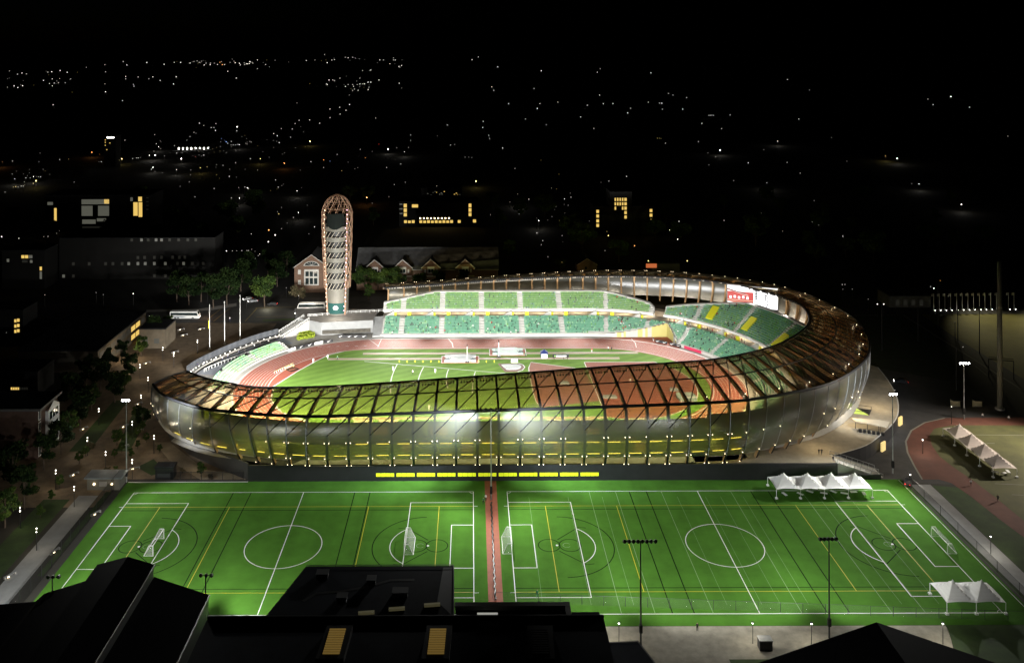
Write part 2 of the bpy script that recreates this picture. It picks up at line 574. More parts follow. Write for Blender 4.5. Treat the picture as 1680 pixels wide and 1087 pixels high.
# ------------------------------------------------------------------ stadium
stadium = thing('stadium', 'oval stadium with a tinted see-through ring roof on timber ribs around a lit track', 'stadium')
PAIR = [  # rim x,y,z | ring x,y,z | foot x,y
    (-94, 290.6, 13.3, -97.5, 269, 17.2, -97.7, 274), (-87, 284.5, 13.6, -91, 260, 17.3, -91, 265), (-78, 278.8, 14, -79, 251, 17.6, -80, 255.5),
    (-66, 273, 14.7, -66.5, 246.4, 17.9, -63, 246.5), (-45, 270, 16, -45.4, 242.2, 18.4, -45.4, 243.4), (-22, 270, 17.3, -22, 242.3, 19, -22, 243.4),
    (0, 270.3, 18.7, 0, 242.5, 19.6, 0, 243.4), (21, 270.8, 20, 21, 242.7, 20.1, 21, 243.4), (42, 271.5, 21.2, 42, 243, 20.6, 42, 243.4),
    (64, 274.5, 21.4, 64, 244, 21, 63, 243.8), (78, 277.6, 21.5, 80, 247, 21, 77, 246), (97.6, 288, 21.5, 104, 257.5, 21, 99.4, 258.7),
    (112, 302, 21.5, 122, 275, 21, 117, 276), (121, 316, 21.5, 133, 295, 20.7, 128, 293), (125, 334, 21.5, 139.5, 320, 20.2, 137, 319),
    (121.5, 347, 21.5, 138.5, 345, 19.6, 137, 344.5), (115, 358, 21.4, 133, 365, 19, 131.5, 364), (104, 369, 21.3, 122, 382, 18.2, 120, 380),
    (87, 376.5, 21.2, 98, 399, 17.3, 97, 397.5), (60, 380.5, 21, 62, 405, 17, 62, 403), (20, 381, 20, 20, 403.5, 15.5, 20, 402),
    (-15, 380.5, 17.7, -15, 401.5, 13.5, -15, 400.5), (-38, 380, 16.4, -38, 400, 12.5, -38, 399)]


def cr(vals, t):
    i = min(int(t), len(vals) - 2)
    f = t - i
    p0, p1, p2, p3 = vals[max(i - 1, 0)], vals[i], vals[i + 1], vals[min(i + 2, len(vals) - 1)]
    return .5 * ((2 * p1) + (-p0 + p2) * f + (2 * p0 - 5 * p1 + 4 * p2 - p3) * f * f + (-p0 + 3 * p1 - 3 * p2 + p3) * f ** 3)


COLS = list(zip(*PAIR))
FOOT_Z = 4.2


def shell(t, w):
    a = [cr(c, t) for c in COLS]
    rim, ring, foot = Vector(a[0:3]), Vector(a[3:6]), Vector((a[6], a[7], FOOT_Z))
    out = Vector((ring.x - rim.x, ring.y - rim.y, 0)).normalized()
    if w <= 1:
        p = rim.lerp(ring, w)
        p.z += .45 * 4 * w * (1 - w)
        return p
    q = w - 1
    p = ring.lerp(foot, q)
    return p + out * (2.0 * math.sin(math.pi * min(1, q * 1.02)) ** .8 if q < .98 else 0)


# station table: arc length along the ring
TS = [k * (len(PAIR) - 1) / 900 for k in range(901)]
RP = [shell(t, 1) for t in TS]
S = [0]
for k in range(900):
    S.append(S[-1] + (RP[k + 1] - RP[k]).length)
STEP = 5.87
k0 = min(range(250), key=lambda k: abs(RP[k].x + 4.3) + (0 if RP[k].y < 260 else 999))
s0 = S[k0] % STEP


def t_of_s(s):
    lo, hi = 0, 900
    while hi - lo > 1:
        m = (lo + hi) // 2
        if S[m] <= s: lo = m
        else: hi = m
    f = (s - S[lo]) / max(1e-6, S[lo + 1] - S[lo])
    return TS[lo] + (TS[lo + 1] - TS[lo]) * min(1, f)


STN = [0.]
s = s0 if s0 > 2 else s0 + STEP
while s < S[-1] - 2:
    STN.append(t_of_s(s)); s += STEP
STN.append(TS[-1])
NST = len(STN)


def frame(t, w):
    """tangent along ring and inward normal of the shell surface"""
    p = shell(t, w)
    dt = shell(min(t + .02, TS[-1]), w) - shell(max(t - .02, 0), w)
    dw = shell(t, min(2, w + .02)) - shell(t, max(0, w - .02))
    dt.normalize()
    n = dt.cross(dw)
    n.normalize()
    a = [cr(q, t) for q in COLS]
    c = Vector((a[0] * .5 + a[3] * .5, a[1] * .5 + a[4] * .5, 7))
    if n.dot(c - p) < 0:
        n = -n
    return p, dt, n


# cladding
WEND = 1.84
WS_R = [k / 10 for k in range(11)]
WS_F = [1 + (WEND - 1) * k / 9 for k in range(10)]


def clad(ws):
    mb = MB()
    for i in range(NST - 1):
        ts = [STN[i] + (STN[i + 1] - STN[i]) * k / 2 for k in range(3)]
        for a, b in zip(ts, ts[1:]):
            acc = 0
            for w0, w1 in zip(ws, ws[1:]):
                q = [shell(a, w0), shell(b, w0), shell(b, w1), shell(a, w1)]
                L = (q[3] - q[0]).length
                mb.face(q, 0, [(0, acc), (1, acc), (1, acc + L), (0, acc + L)])
                acc += L
    return mb


clad(WS_R).build('roof_cladding', [M_clad], stadium, smooth=True)
clad(WS_F).build('facade_cladding', [M_cladf], stadium, smooth=True)

# pale seams between the facade panels at both ends
for i, t_ in enumerate(STN):
    if (t_ < 4.0 or 8.6 < t_ < 13.5) and i % 1 == 0:
        mb = MB()
        mb.tube([frame(t_, 1 + .84 * k / 12)[0] - frame(t_, 1 + .84 * k / 12)[2] * .05 for k in range(13)], .075, 0, 4)
        mb.build('panel_seam', [M_steel], stadium)

# edge beams
def ring_tube(name, w, r, m, off=0., n=6):
    mb = MB()
    pts = []
    for i in range(NST - 1):
        for k in range(2):
            t_ = STN[i] + (STN[i + 1] - STN[i]) * k / 2
            p, dt, nn = frame(t_, w)
            pts.append(p + nn * off)
    pts.append(shell(STN[-1], w))
    mb.tube(pts, r, 0, n)
    return mb.build(name, [m], stadium)


ring_tube('ring_beam', 1.0, .42, M_black, -.05)
ring_tube('purlin', .47, .19, M_black)
ring_tube('rim_beam', 0.0, .3, M_black)
mb = MB()
pts = []
for k in range(120):
    t_ = 13.5 + (TS[-1] - 13.5) * k / 119
    p, dt, nn = frame(t_, 1.2)
    pts.append(p + nn * .9)
mb.tube(pts, .16, 0, 5)
mb.build('facade_rail', [M_concw], stadium)
# rim catwalk lattice
mb = MB()
for i in range(NST - 1):
    for k in range(4):
        ta = STN[i] + (STN[i + 1] - STN[i]) * k / 4; tb = STN[i] + (STN[i + 1] - STN[i]) * (k + 1) / 4
        a0, a1, b0, b1 = shell(ta, 0), shell(ta, .06), shell(tb, 0), shell(tb, .06)
        for p in (a0, a1, b0, b1): p.z -= .12
        mb.tube([a1, b1], .1, 0, 4, cap=False); mb.tube([a0, b1], .07, 0, 4, cap=False); mb.tube([a0, a1], .07, 0, 4, cap=False)
mb.build('rim_catwalk', [M_black], stadium)
# end edges of the horseshoe
for te in (0., TS[-1]):
    mb = MB()
    mb.tube([shell(te, 2 * k / 20) for k in range(21)], .3, 0, 6)
    mb.build('end_beam', [M_dsteel], stadium)

# ribs, each with braces and lamps
for i, t_ in enumerate(STN):
    mb = MB()
    sec = []
    for k in range(29):
        w = .015 + (1.995 - .015) * k / 28
        p, dt, n = frame(t_, w)
        depth = .35 + 1.0 * min(1, w / .75) if w < 1.2 else 1.35 - .6 * (w - 1.2) / .8
        hw = .31
        o = p + n * .1
        sec.append([o - dt * hw, o + dt * hw, o + dt * hw + n * depth, o - dt * hw + n * depth])
    for a, b in zip(sec, sec[1:]):
        for j in range(4):
            mb.face([a[j], a[(j + 1) % 4], b[(j + 1) % 4], b[j]], 1 if j == 0 else 0)
    mb.face(sec[0][::-1]); mb.face(sec[-1])
    rib = mb.build('rib', [M_wood, M_black], stadium)
    if i < NST - 1:
        bm_ = MB()
        tn = STN[i + 1]
        for wa, wb in ((0, .47), (.47, 1), (1, 1.34)):
            if wa == 1 and not 2.2 < t_ < 9.2: continue
            pts = []
            for k in range(7):
                q = k / 6
                p, dt, n = frame(tn + (t_ - tn) * q, wa + (wb - wa) * q)
                pts.append(p + n * .05)
            bm_.tube(pts, .16, 0, 5, cap=False)
        b = bm_.build('brace', [M_black], rib)
    if STN[i] < 13.2:
        for w, sgn in ((1.47, (-1, 1)), (1.80, (-1, 1)), (1.97, (-1, 1))):
            if w > 1.9 and not 3 < t_ < 10: continue
            for s2 in sgn:
                if (t_ > 9.5 or t_ < 3.6) and (s2 > 0 or rnd.random() < .4): continue
                p, dt, n = frame(t_, w)
                if rnd.random() < .12: continue
                lm = MB(); lm.ball(p - n * .2 + dt * s2 * .62, .10); lm.build('rib_lamp', [M_bulb], rib)
    if t_ > 8.8 and (t_ > 16 or i % 2 == 0):
        p, dt, n = frame(t_, .9 if t_ < 15.5 else .97)
        lm = MB(); lm.ball(p - n * .25, .10); lm.build('rib_lamp', [M_bulb], rib)
        if t_ > 18:
            lm = MB(); lm.ball(p - n * .25 + dt * .9, .08); lm.build('rib_lamp', [M_bulb], rib)

# floodlight banks under the inner rim
for i in range(0, NST - 1):
    t_ = (STN[i] + STN[i + 1]) / 2
    if t_ < 1.2: continue
    mb = MB()
    for k in range(5):
        q = STN[i] + (STN[i + 1] - STN[i]) * (.2 + .15 * k)
        p, dt, n = frame(q, .075)
        p = p + Vector((0, 0, -.75))
        ang = math.atan2(dt.y, dt.x)
        mb.box(p.x - .27, p.x + .27, p.y - .16, p.y + .16, p.z - .32, p.z + .22, 0, ang)
        mb.tube([p, p + Vector((0, 0, .7))], .05, 0, 4)
    mb.build('floodlight_bank', [M_black], stadium)


# ---- stands: swept stepped tiers
def path(q, Rr):
    """q<0: far straight at x=q+AX1 ; 0..180: arc degrees from far side ; >180: near straight"""
    if q <= 0:
        return (AX1 + q, AY + Rr)
    if q <= 180:
        a = R(90 - q)
        return (AX1 + Rr * math.cos(a), AY + Rr * math.sin(a))
    return (AX1 - (q - 180), AY - Rr)


def qs(q0, q1, st=2.0):
    n = max(1, int(abs(q1 - q0) / st + .5))
    pts = [q0 + (q1 - q0) * k / n for k in range(n + 1)]
    for b in (0, 180):
        if q0 < b < q1 and b not in pts: pts.append(b)
    return sorted(pts)


def sweep(mb, prof, q0, q1, mi=0, st=2.5, ends=True):
    Q = qs(q0, q1, st)
    for a, b in zip(Q, Q[1:]):
        for (r0, z0), (r1, z1) in zip(prof, prof[1:]):
            p = [(*path(a, r0), z0), (*path(b, r0), z0), (*path(b, r1), z1), (*path(a, r1), z1)]
            mb.face(p, mi)
    if ends:
        for q in (q0, q1):
            mb.face([(*path(q, r), z) for r, z in prof], mi)


def tier(R0, Z0, n, tread, rise, back=None, base=None):
    pr = [(R0, base if base is not None else Z0 - .9), (R0, Z0)]
    r, z = R0, Z0
    for k in range(n):
        r += tread; pr.append((r, z))
        if k < n - 1:
            z += rise; pr.append((r, z))
    if back is not None:
        pr.append((r, back))
    return pr, r, z


SEATS = []   # (x,y,z,rot,material,q)
TR, LRISE, URISE = .86, .40, .56
AISLE = [-78, -61.2, -44.4, -27.6, -10.8]
AISLE_ARC = [8, 25, 42, 59, 76, 93, 110, 127, 144, 161]


def in_aisle(q, Rr, hw=.85):
    for a in AISLE:
        if abs(q - a) < hw: return True
    if q > 0:
        for a in AISLE_ARC:
            if abs(R(q - a)) * Rr < hw: return True
    if q > 180:
        for a in range(190, 320, 17):
            if abs(q - a) < hw: return True
    return False


def fill_seats(R0, Z0, n, rise, q0, q1, pal, rows=None, skip=None):
    for k in range(n):
        Rr = R0 + TR * (k + .62)
        z = Z0 + rise * k
        q = q0 + (.4 if q0 < 0 or q0 > 180 else R(0))
        while q < q1:
            if not in_aisle(q, Rr) and (rows is None or k < rows(q)) and not (skip and skip(q, k)):
                x, y = path(q, Rr)
                ang = 0. if q <= 0 else (-R(q) if q <= 180 else math.pi)
                SEATS.append((x, y, z, ang, rnd.choices(range(6), pal)[0], q))
            q += .56 if (q < 0 or q > 180) else math.degrees(.56 / Rr)


def wall_r(q):
    """inner radius of the lower tier: the straight chute cuts into the first corner bays"""
    if q <= 0 or q >= 41: return 50.7
    if q <= 33: return max(50.7, 49.6 / math.cos(R(q)))
    return 59.1 + (50.7 - 59.1) * (q - 33) / 8


def first_row(q):
    return max(0, math.ceil((wall_r(q) + .25 - 51) / TR))


PL = (78, 7, 10, 2, 0, 3)
PU = (5, 2, 3, 70, 17, 3)
PC = (56, 4, 7, 30, 1, 2)
low = MB()
LP, lr, lz = tier(51, .9, 11, TR, LRISE, base=0)
LPn = LP + [(66, lz)]
sweep(low, LPn, AX0 - AX1 - 2.2, 0)
sweep(low, LPn, 41, 212)
for q in range(0, 82):
    qa, qb = q / 2, (q + 1) / 2
    k0 = max(first_row(qa), first_row(qb))
    rw0, rw1 = wall_r(qa), wall_r(qb)
    zt = .9 + LRISE * k0
    r1 = 51 + TR * k0
    low.face([(*path(qa, rw0), zt), (*path(qb, rw1), zt), (*path(qb, r1), zt), (*path(qa, r1), zt)])
    pr = [(r, z) for r, z in LPn if r >= r1 - .01 and z >= zt - .01]
    for (ra, za), (rb, zb) in zip(pr, pr[1:]):
        low.face([(*path(qa, ra), za), (*path(qb, ra), za), (*path(qb, rb), zb), (*path(qa, rb), zb)])
low.build('lower_tier', [M_concw], stadium)
low = MB()
sweep(low, LP + [(64, lz)], 212, 292)
low.build('near_tier', [M_conc], stadium)
fill_seats(51, .9, 11, LRISE, AX0 - AX1 - 1, 150, PL, skip=lambda q, k: k < first_row(q) + (1 if 0 < q < 41 else 0))
# front kerb wall of the seating
mb = MB(); sweep(mb, [(50.4, 0), (50.4, 1.15), (50.7, 1.15), (50.7, 0)], AX0 - AX1 - 2.2, 8, ends=True)
sweep(mb, [(50.4, 0), (50.4, 1.15), (50.7, 1.15), (50.7, 0)], 41, 180, ends=True)
mb.build('front_wall', [M_concw], stadium)


def urows(q):
    if q < -64: return 3 + (q + 86.5) / 22.5 * 6
    if q < 8: return 9
    if q < 26: return 9 - (q - 8) / 18 * 5.5
    if q < 30: return 0
    if q < 55: return 3.5 + (q - 30) / 25 * 10
    return 14


up = MB()
bk = MB()
Q = qs(AX0 - AX1 - 2.2, 26, 2.0) + [None] + qs(30, 106, 2.0)
for a, b in zip(Q, Q[1:]):
    if a is None or b is None: continue
    n = max(2, int(urows((a + b) / 2) + .5))
    pr, r, z = tier(64, 7.35, n, TR, URISE, back=None, base=6.6)
    for (r0, z0), (r1, z1) in zip(pr, pr[1:]):
        up.face([(*path(a, r0), z0), (*path(b, r0), z0), (*path(b, r1), z1), (*path(a, r1), z1)])
    # soffit
    up.face([(*path(a, 64), 6.6), (*path(b, 64), 6.6), (*path(b, r), 7.4), (*path(a, r), 7.4)])
# smooth parapet behind the top row
for Qs in (qs(AX0 - AX1 - 2.2, 26, 2.0), qs(30, 106, 2.0)):
    bk = MB()
    for a, b in zip(Qs, Qs[1:]):
        P = []
        for q in (a, b):
            n = max(2, urows(q))
            P.append((64 + TR * n, 7.35 + URISE * (n - 1)))
        (ra, za), (rb, zb) = P
        for d0, h0, d1, h1 in ((.1, -1, .1, 1.2), (.1, 1.2, 1.4, 1.4), (1.4, 1.4, 1.4, -5)):
            bk.face([(*path(a, ra + d0), za + h0), (*path(b, rb + d0), zb + h0), (*path(b, rb + d1), zb + h1), (*path(a, ra + d1), za + h1)])
    bk.build('back_parapet', [M_concw], stadium)
up.build('upper_tier', [M_concw], stadium)
fill_seats(64, 7.35, 15, URISE, AX0 - AX1 - 1, 25.6, PU, rows=lambda q: int(urows(q) + .5))
fill_seats(64, 7.35, 15, URISE, 30.6, 105, PC, rows=lambda q: int(urows(q) + .5))
for q0, q1 in ((AX0 - AX1 - 2.2, 26), (30, 106)):
    mb = MB()
    sweep(mb, [(63.7, 6.55), (63.7, 7.45), (63.85, 7.45), (63.85, 6.55)], q0, q1)
    mb.build('tier_parapet', [M_white], stadium)
# concourse back wall under the upper tier
mb = MB()
sweep(mb, [(69.5, 4), (69.5, 6.9), (69.8, 6.9), (69.8, 4)], AX0 - AX1 - 2.2, 106)
mb.build('concourse_wall', [mat('tan_wall', (.33, .26, .18), .8, var=.2)], stadium)
mb = MB()
sweep(mb, [(60.4, 4.3), (60.4, 4.75), (80, 4.75)], AX0 - AX1 - 2.2, 106)
mb.build('concourse_floor', [M_conc], stadium)
mb = MB()
sweep(mb, [(60.6, 4.75), (60.6, 5.1), (60.72, 5.1), (60.72, 4.75)], AX0 - AX1 - 2.2, 106)
mb.build('concourse_rail', [M_concw], stadium)
# yellow stair sides and stairs in the concourse slot
for q in AISLE + [a for a in AISLE_ARC if a < 100]:
    for k, dq in ((0, 2.7), (1, -3.6)):
        qq = q + dq if q < 0 else q + math.degrees(dq / 62)
        if qq > 25 and qq < 31: continue
        x, y = path(qq, 63.2)
        ang = 0 if qq <= 0 else -R(qq)
        mb = MB()
        mb.box(x - .8, x + .8, y - .3, y + .3, 4.76, 6.3 if k else 6.5, 0, ang)
        mb.build('yellow_panel', [M_yel], stadium)
    mb = MB()
    qa = q - 4.2 if q < 0 else q - math.degrees(4.2 / 62)
    qb = q - 8.2 if q < 0 else q - math.degrees(8.2 / 62)
    for k in range(6):
        f = k / 6
        x, y = path(qa + (qb - qa) * f, 62.6)
        mb.box(x - .4, x + .4, y - .6, y + .6, 4.0, 7.2 - 2.4 * f, 0, 0 if q < 0 else -R(q))
    mb.build('stair', [M_concw], stadium)
# yellow openings in the corner upper tier
for q, r0, nn in ((47, 66.2, 6), (62, 66.2, 5), (78, 65.5, 5)):
    mb = MB()
    x, y = path(q, r0 + 2.4)
    ca, sa = math.cos(-R(q)), math.sin(-R(q))
    vs = [(px_, py_, 7.1 + (.68 * (r0 + 2.4 + py_ - 64)) + dz_) for dz_ in (-.6, .75) for px_, py_ in ((-1.5, -2.8), (1.5, -2.8), (1.5, 2.8), (-1.5, 2.8))]
    mb.raw([(x + a_ * ca - b_ * sa, y + a_ * sa + b_ * ca, c_) for a_, b_, c_ in vs], [(4, 5, 6, 7), (0, 1, 5, 4), (1, 2, 6, 5), (2, 3, 7, 6), (3, 0, 4, 7)])
    mb.build('yellow_vomitory', [M_yel], stadium)
# ramp walls in front of the last far bays
mb = MB()
for q in range(16, 82):
    qa, qb = q / 2, (q + 1) / 2
    k0 = max(first_row(qa), first_row(qb))
    zt = .9 + LRISE * k0 + .55
    ra, rb = wall_r(qa) - .12, wall_r(qb) - .12
    mi = 1 if int(q / 2) % 9 in (4, 5, 7) or 54 < q < 76 else 0
    mb.face([(*path(qa, ra), 0), (*path(qb, rb), 0), (*path(qb, rb), zt), (*path(qa, ra), zt)], mi)
    mb.face([(*path(qa, ra), zt), (*path(qb, rb), zt), (*path(qb, rb + .3), zt), (*path(qa, ra + .3), zt)], mi)
    mb.face([(*path(qa, ra + .3), zt - 1), (*path(qb, rb + .3), zt - 1), (*path(qb, rb + .3), zt), (*path(qa, ra + .3), zt)], mi)
mb.build('ramp_wall', [M_concw, mat('pale_yellow', (.52, .47, .17), .6)], stadium)

# near side: concourse slabs, back wall and strip lamps behind the facade
mb = MB()
for i in range(NST - 1):
    if STN[i] > 9.7 or STN[i] < .9: continue
    a, b = STN[i], STN[i + 1]
    o = []
    for t_ in (a, b):
        p = shell(t_, 1); rm = shell(t_, 0)
        d = Vector((rm.x - p.x, rm.y - p.y, 0)).normalized()
        o.append((Vector((p.x, p.y, 0)), d))
    (pa, da), (pb, db) = o
    top = 13.4
    w0a, w0b = pa + da * 7.6, pb + db * 7.6
    w1a, w1b = pa + da * 8.2, pb + db * 8.2
    Z = lambda v, z: (v.x, v.y, z)
    mb.face([Z(w0a, 4.2), Z(w0b, 4.2), Z(w0b, top), Z(w0a, top)], 0)
    mb.face([Z(w0a, top), Z(w0b, top), Z(w1b, top), Z(w1a, top)], 0)
    mb.face([Z(w1a, 4.2), Z(w1b, 4.2), Z(w1b, top), Z(w1a, top)], 0)
    for z, d0 in ((9.75, 3.2),):
        f0, f1 = pa + da * d0, pb + db * d0
        mb.face([Z(f0, z), Z(f1, z), Z(w0b, z), Z(w0a, z)], 1)
        mb.face([Z(f0, z - .5), Z(f1, z - .5), Z(w0b, z - .5), Z(w0a, z - .5)], 1)
        mb.face([Z(f0, z - .5), Z(f1, z - .5), Z(f1, z), Z(f0, z)], 1)
    # floor of the ground concourse
    mb.face([Z(pa + da * 1.2, 4.2), Z(pb + db * 1.2, 4.2), Z(w0b, 4.2), Z(w0a, 4.2)], 1)
mb.build('rear_wall', [mat('turf_reflex_wall', (.30, .34, .05), .7, var=.18, vscale=.2), M_conc], stadium)  # wall colour greened to carry the turf's reflection
for i in range(NST - 1):
    if STN[i] > 9.7 or STN[i] < 1.2: continue
    for d0, z in ((3.0, 9.45), (2.4, 6.55)):
        if z > 9 and STN[i] < 4.3: continue
        q0 = STN[i] + (STN[i + 1] - STN[i]) * .22; q1 = STN[i] + (STN[i + 1] - STN[i]) * .80
        P = []
        for t_ in (q0, q1):
            p = shell(t_, 1); rm = shell(t_, 0)
            d = Vector((rm.x - p.x, rm.y - p.y, 0)).normalized()
            P.append(Vector((p.x, p.y, z)) + d * d0)
        mb = MB(); mb.tube(P, .06 if z < 9 else .045, 0, 5)
        mb.build('linear_lamp', [M_bar], stadium)
mb = MB(); mb2 = MB()
for i in range(NST - 1):
    if 3.5 < STN[i] < 8.9 or STN[i] > 13.6: continue
    o = []
    for t_ in (STN[i], STN[i + 1]):
        p = shell(t_, 1); rm = shell(t_, 0)
        d = Vector((rm.x - p.x, rm.y - p.y, 0)).normalized()
        o.append((Vector((p.x, p.y, 0)) + d * 3.2, p.z))
    (pa, za), (pb, zb) = o
    (mb if STN[i] < 5 else mb2).face([(pa.x, pa.y, 4.5), (pb.x, pb.y, 4.5), (pb.x, pb.y, zb - 4.5), (pa.x, pa.y, za - 4.5)])
mb.build('facade_liner', [mat('liner_grey', (.34, .33, .30), .7, var=.1)], stadium); mb2.build('facade_liner', [MATS['liner_grey']], stadium)
# a few lit rooms and openings on the rear wall
for x, z0, z1, w in ((-52, 9.9, 12.2, 3), (-40, 9.9, 12, 5), (-28, 9.9, 12.2, 4), (-12, 9.9, 12.3, 5), (-3, 5, 8, 3), (10, 9.9, 12, 4), (23, 5, 8.2, 4), (31, 9.9, 11.8, 5), (-20, 5, 8.2, 2.5), (46, 5, 8, 3)):
    mb = MB(); mb.box(x, x + w, 249.7, 249.85, z0, z1)
    mb.build('doorway', [mat('warm_doorway', (.4, .3, .1), .6, emit=(1, .6, .12), estr=.09, sample=False)], stadium)
# base wall below the facade and its strip windows
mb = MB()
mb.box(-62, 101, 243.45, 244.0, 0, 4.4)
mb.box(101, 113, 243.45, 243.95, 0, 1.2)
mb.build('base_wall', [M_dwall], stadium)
for k in range(11):
    u0 = 617 + 33.55 * k
    a, b = Wy(u0, 779, 243.4), Wy(u0 + 29.6, 779, 243.4)
    mb = MB(); mb.box(a.x, b.x, 243.36, 243.6, 1.25, 2.15)
    for f in (.27, .55, .8):
        x = a.x + (b.x - a.x) * f
        mb.box(x - .04, x + .04, 243.33, 243.36, 1.25, 2.15, 1)
    mb.build('strip_window', [M_yelg, M_black], stadium)
# left base wall under the overhang
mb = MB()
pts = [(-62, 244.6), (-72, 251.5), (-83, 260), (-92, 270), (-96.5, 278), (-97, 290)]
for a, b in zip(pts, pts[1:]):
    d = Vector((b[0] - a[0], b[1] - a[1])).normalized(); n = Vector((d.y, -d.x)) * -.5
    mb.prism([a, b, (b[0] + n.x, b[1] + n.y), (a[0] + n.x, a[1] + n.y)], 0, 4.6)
mb.build('left_base_wall', [mat('shadow_wall', (.05, .048, .045), .7)], stadium)  # dark colour stands in for shade under the overhang
# gate slabs under shell foot at left (overhang floor)
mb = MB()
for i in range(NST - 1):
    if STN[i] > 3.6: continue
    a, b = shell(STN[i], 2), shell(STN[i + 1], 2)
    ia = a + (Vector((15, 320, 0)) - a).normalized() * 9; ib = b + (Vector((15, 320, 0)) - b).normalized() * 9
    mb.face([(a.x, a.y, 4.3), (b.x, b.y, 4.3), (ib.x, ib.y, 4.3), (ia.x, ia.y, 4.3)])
mb.build('overhang_floor', [MATS['shadow_wall']], stadium)  # floor takes the same painted shade

# right plaza deck at concourse height, curved edge, wall below
edge = [W(1362, 746, 4.2), W(1379, 743, 4.2), W(1421, 730, 4.2), W(1448, 710, 4.2), W(1468, 690, 4.2), W(1474, 670, 4.2), W(1470, 648, 4.2), W(1457, 624, 4.2), W(1440, 602, 4.2)]
E_ = []
for k in range(len(edge) * 4 - 3):
    E_.append(Vector([cr([p[c] for p in edge], k / 4) for c in range(2)]))
poly = [(62, 244.05), (101, 244.05), (101.2, 250)] + [(p.x, p.y) for p in E_[2:]] + [(137, 330), (128, 330), (118, 296), (100, 268), (80, 254), (62, 250)]
mb = MB(); mb.prism(poly, 0, 4.2, 1, 0)
mb.build('plaza_deck', [M_plaza, M_dwall], stadium)
mb = MB(); mb.line([(p.x, p.y) for p in E_[2:]], .35, 4.206)
mb.build('deck_edge', [M_concw], stadium)
for u, v in ((1449, 733), (1477, 691)):
    p = W(u, v + 6, 0)
    mb = MB(); mb.box(p.x - 1.1, p.x + 1.1, p.y - .25, p.y + .25, 0, 2.6, 0, R(40))
    mb.build('lit_door', [mat('door_glow', (.4, .3, .1), .5, emit=(1, .75, .3), estr=.8, sample=False)], stadium)
# stairwell opening with green-yellow lit side
a = [W(1395, 667, 4.25), W(1430, 672, 4.25), W(1426, 681, 4.25), W(1391, 677, 4.25)]
mb = MB(); mb.sheet([(p.x, p.y) for p in a], 4.212, 0)
c = (a[0] + a[3]) / 2
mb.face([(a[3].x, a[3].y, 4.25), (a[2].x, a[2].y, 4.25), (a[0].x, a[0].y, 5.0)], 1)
for p, q in zip(a, a[1:] + a[:1]):
    mb.tube([(p.x, p.y, 5.2), (q.x, q.y, 5.2)], .06, 2, 4); mb.tube([(p.x, p.y, 4.2), (p.x, p.y, 5.2)], .05, 2, 4)
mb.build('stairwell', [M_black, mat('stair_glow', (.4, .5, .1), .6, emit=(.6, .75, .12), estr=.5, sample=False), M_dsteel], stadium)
# stair from the deck to the turf, with rails
mb = MB()
for k in range(22):
    x = 101.3 + 12.6 * k / 22
    mb.box(x, x + .62, 244.3, 249.6, 0, 4.2 - 4.2 * (k + .5) / 22, 0)
for yy in (244.3, 247, 249.6):
    mb.tube([(101.3, yy, 5.2), (113.9, yy, 1.0)], .09, 1, 5)
    for k in range(9):
        x = 101.3 + 12.6 * k / 8
        mb.tube([(x, yy, 4.2 - 4.2 * k / 8), (x, yy, 5.2 - 4.2 * k / 8)], .06, 1, 4)
mb.build('outer_stair', [M_concw, M_steel], stadium)

# left side: concession block below the tower, stair, fence, low seats
mb = MB()
mb.prism([(-63, 367.6), (-41.5, 370.5), (-41, 386), (-78, 388), (-74, 374)], 0, 5.3, 0, 1)
mb.build('terrace_block', [M_concg, M_conc], stadium)
mb = MB(); mb.prism([(-62.4, 367.2), (-42.6, 369.9), (-42.6, 370.2), (-62.4, 367.5)], .5, 2.1)
mb.build('shop_window', [mat('shop_glass', (.06, .055, .045), .3, var=.6, vscale=.8, emit=(.8, .6, .3), estr=.02)], stadium)
mb = MB()
mb.prism([(-41.2, 364.6), (-36.5, 364.9), (-36.5, 365.2), (-41.4, 375.2)], 0, .9)
mb.face([(-37.6, 365.2, .9), (-37.6, 375.3, 5.6), (-41.3, 375.2, 5.3), (-41.2, 365, .4)])
mb.build('stand_end_wall', [M_concg], stadium)
mb = MB()
A, B = Vector((-70, 373, 5.3)), Vector((-80.5, 365.5, 0))
for k in range(20):
    p = A.lerp(B, (k + .5) / 20)
    mb.box(p.x - .35, p.x + .35, p.y - 2.6, p.y + 2.6, 0, p.z, 0, R(35))
for off in (-2.6, 2.6):
    o = Vector((-.58 * off, .82 * off, 0))
    mb.tube([A + o + Vector((0, 0, 1.1)), B + o + Vector((0, 0, 1.1))], .1, 1, 5)
    mb.tube([A + o + Vector((0, 0, .6)), B + o + Vector((0, 0, .6))], .06, 1, 5)
    for k in range(15):
        p = A.lerp(B, k / 14) + o
        mb.tube([p, p + Vector((0, 0, 1.1))], .06, 1, 4)
mb.build('terrace_stair', [M_concw, M_white], stadium)
# terrace rail running to the far stand
mb = MB()
P = [(-70, 376), (-66, 376.5), (-52, 380.5), (-38.5, 382.5)]
for a, b in zip(P, P[1:]):
    for z in (5.75, 6.3):
        mb.tube([(*a, z), (*b, z)], .07, 0, 4)
    n = 7
    for k in range(n + 1):
        x, y = a[0] + (b[0] - a[0]) * k / n, a[1] + (b[1] - a[1]) * k / n
        mb.tube([(x, y, 5.3), (x, y, 6.35)], .09, 0, 4)
mb.build('terrace_rail', [M_white], stadium)
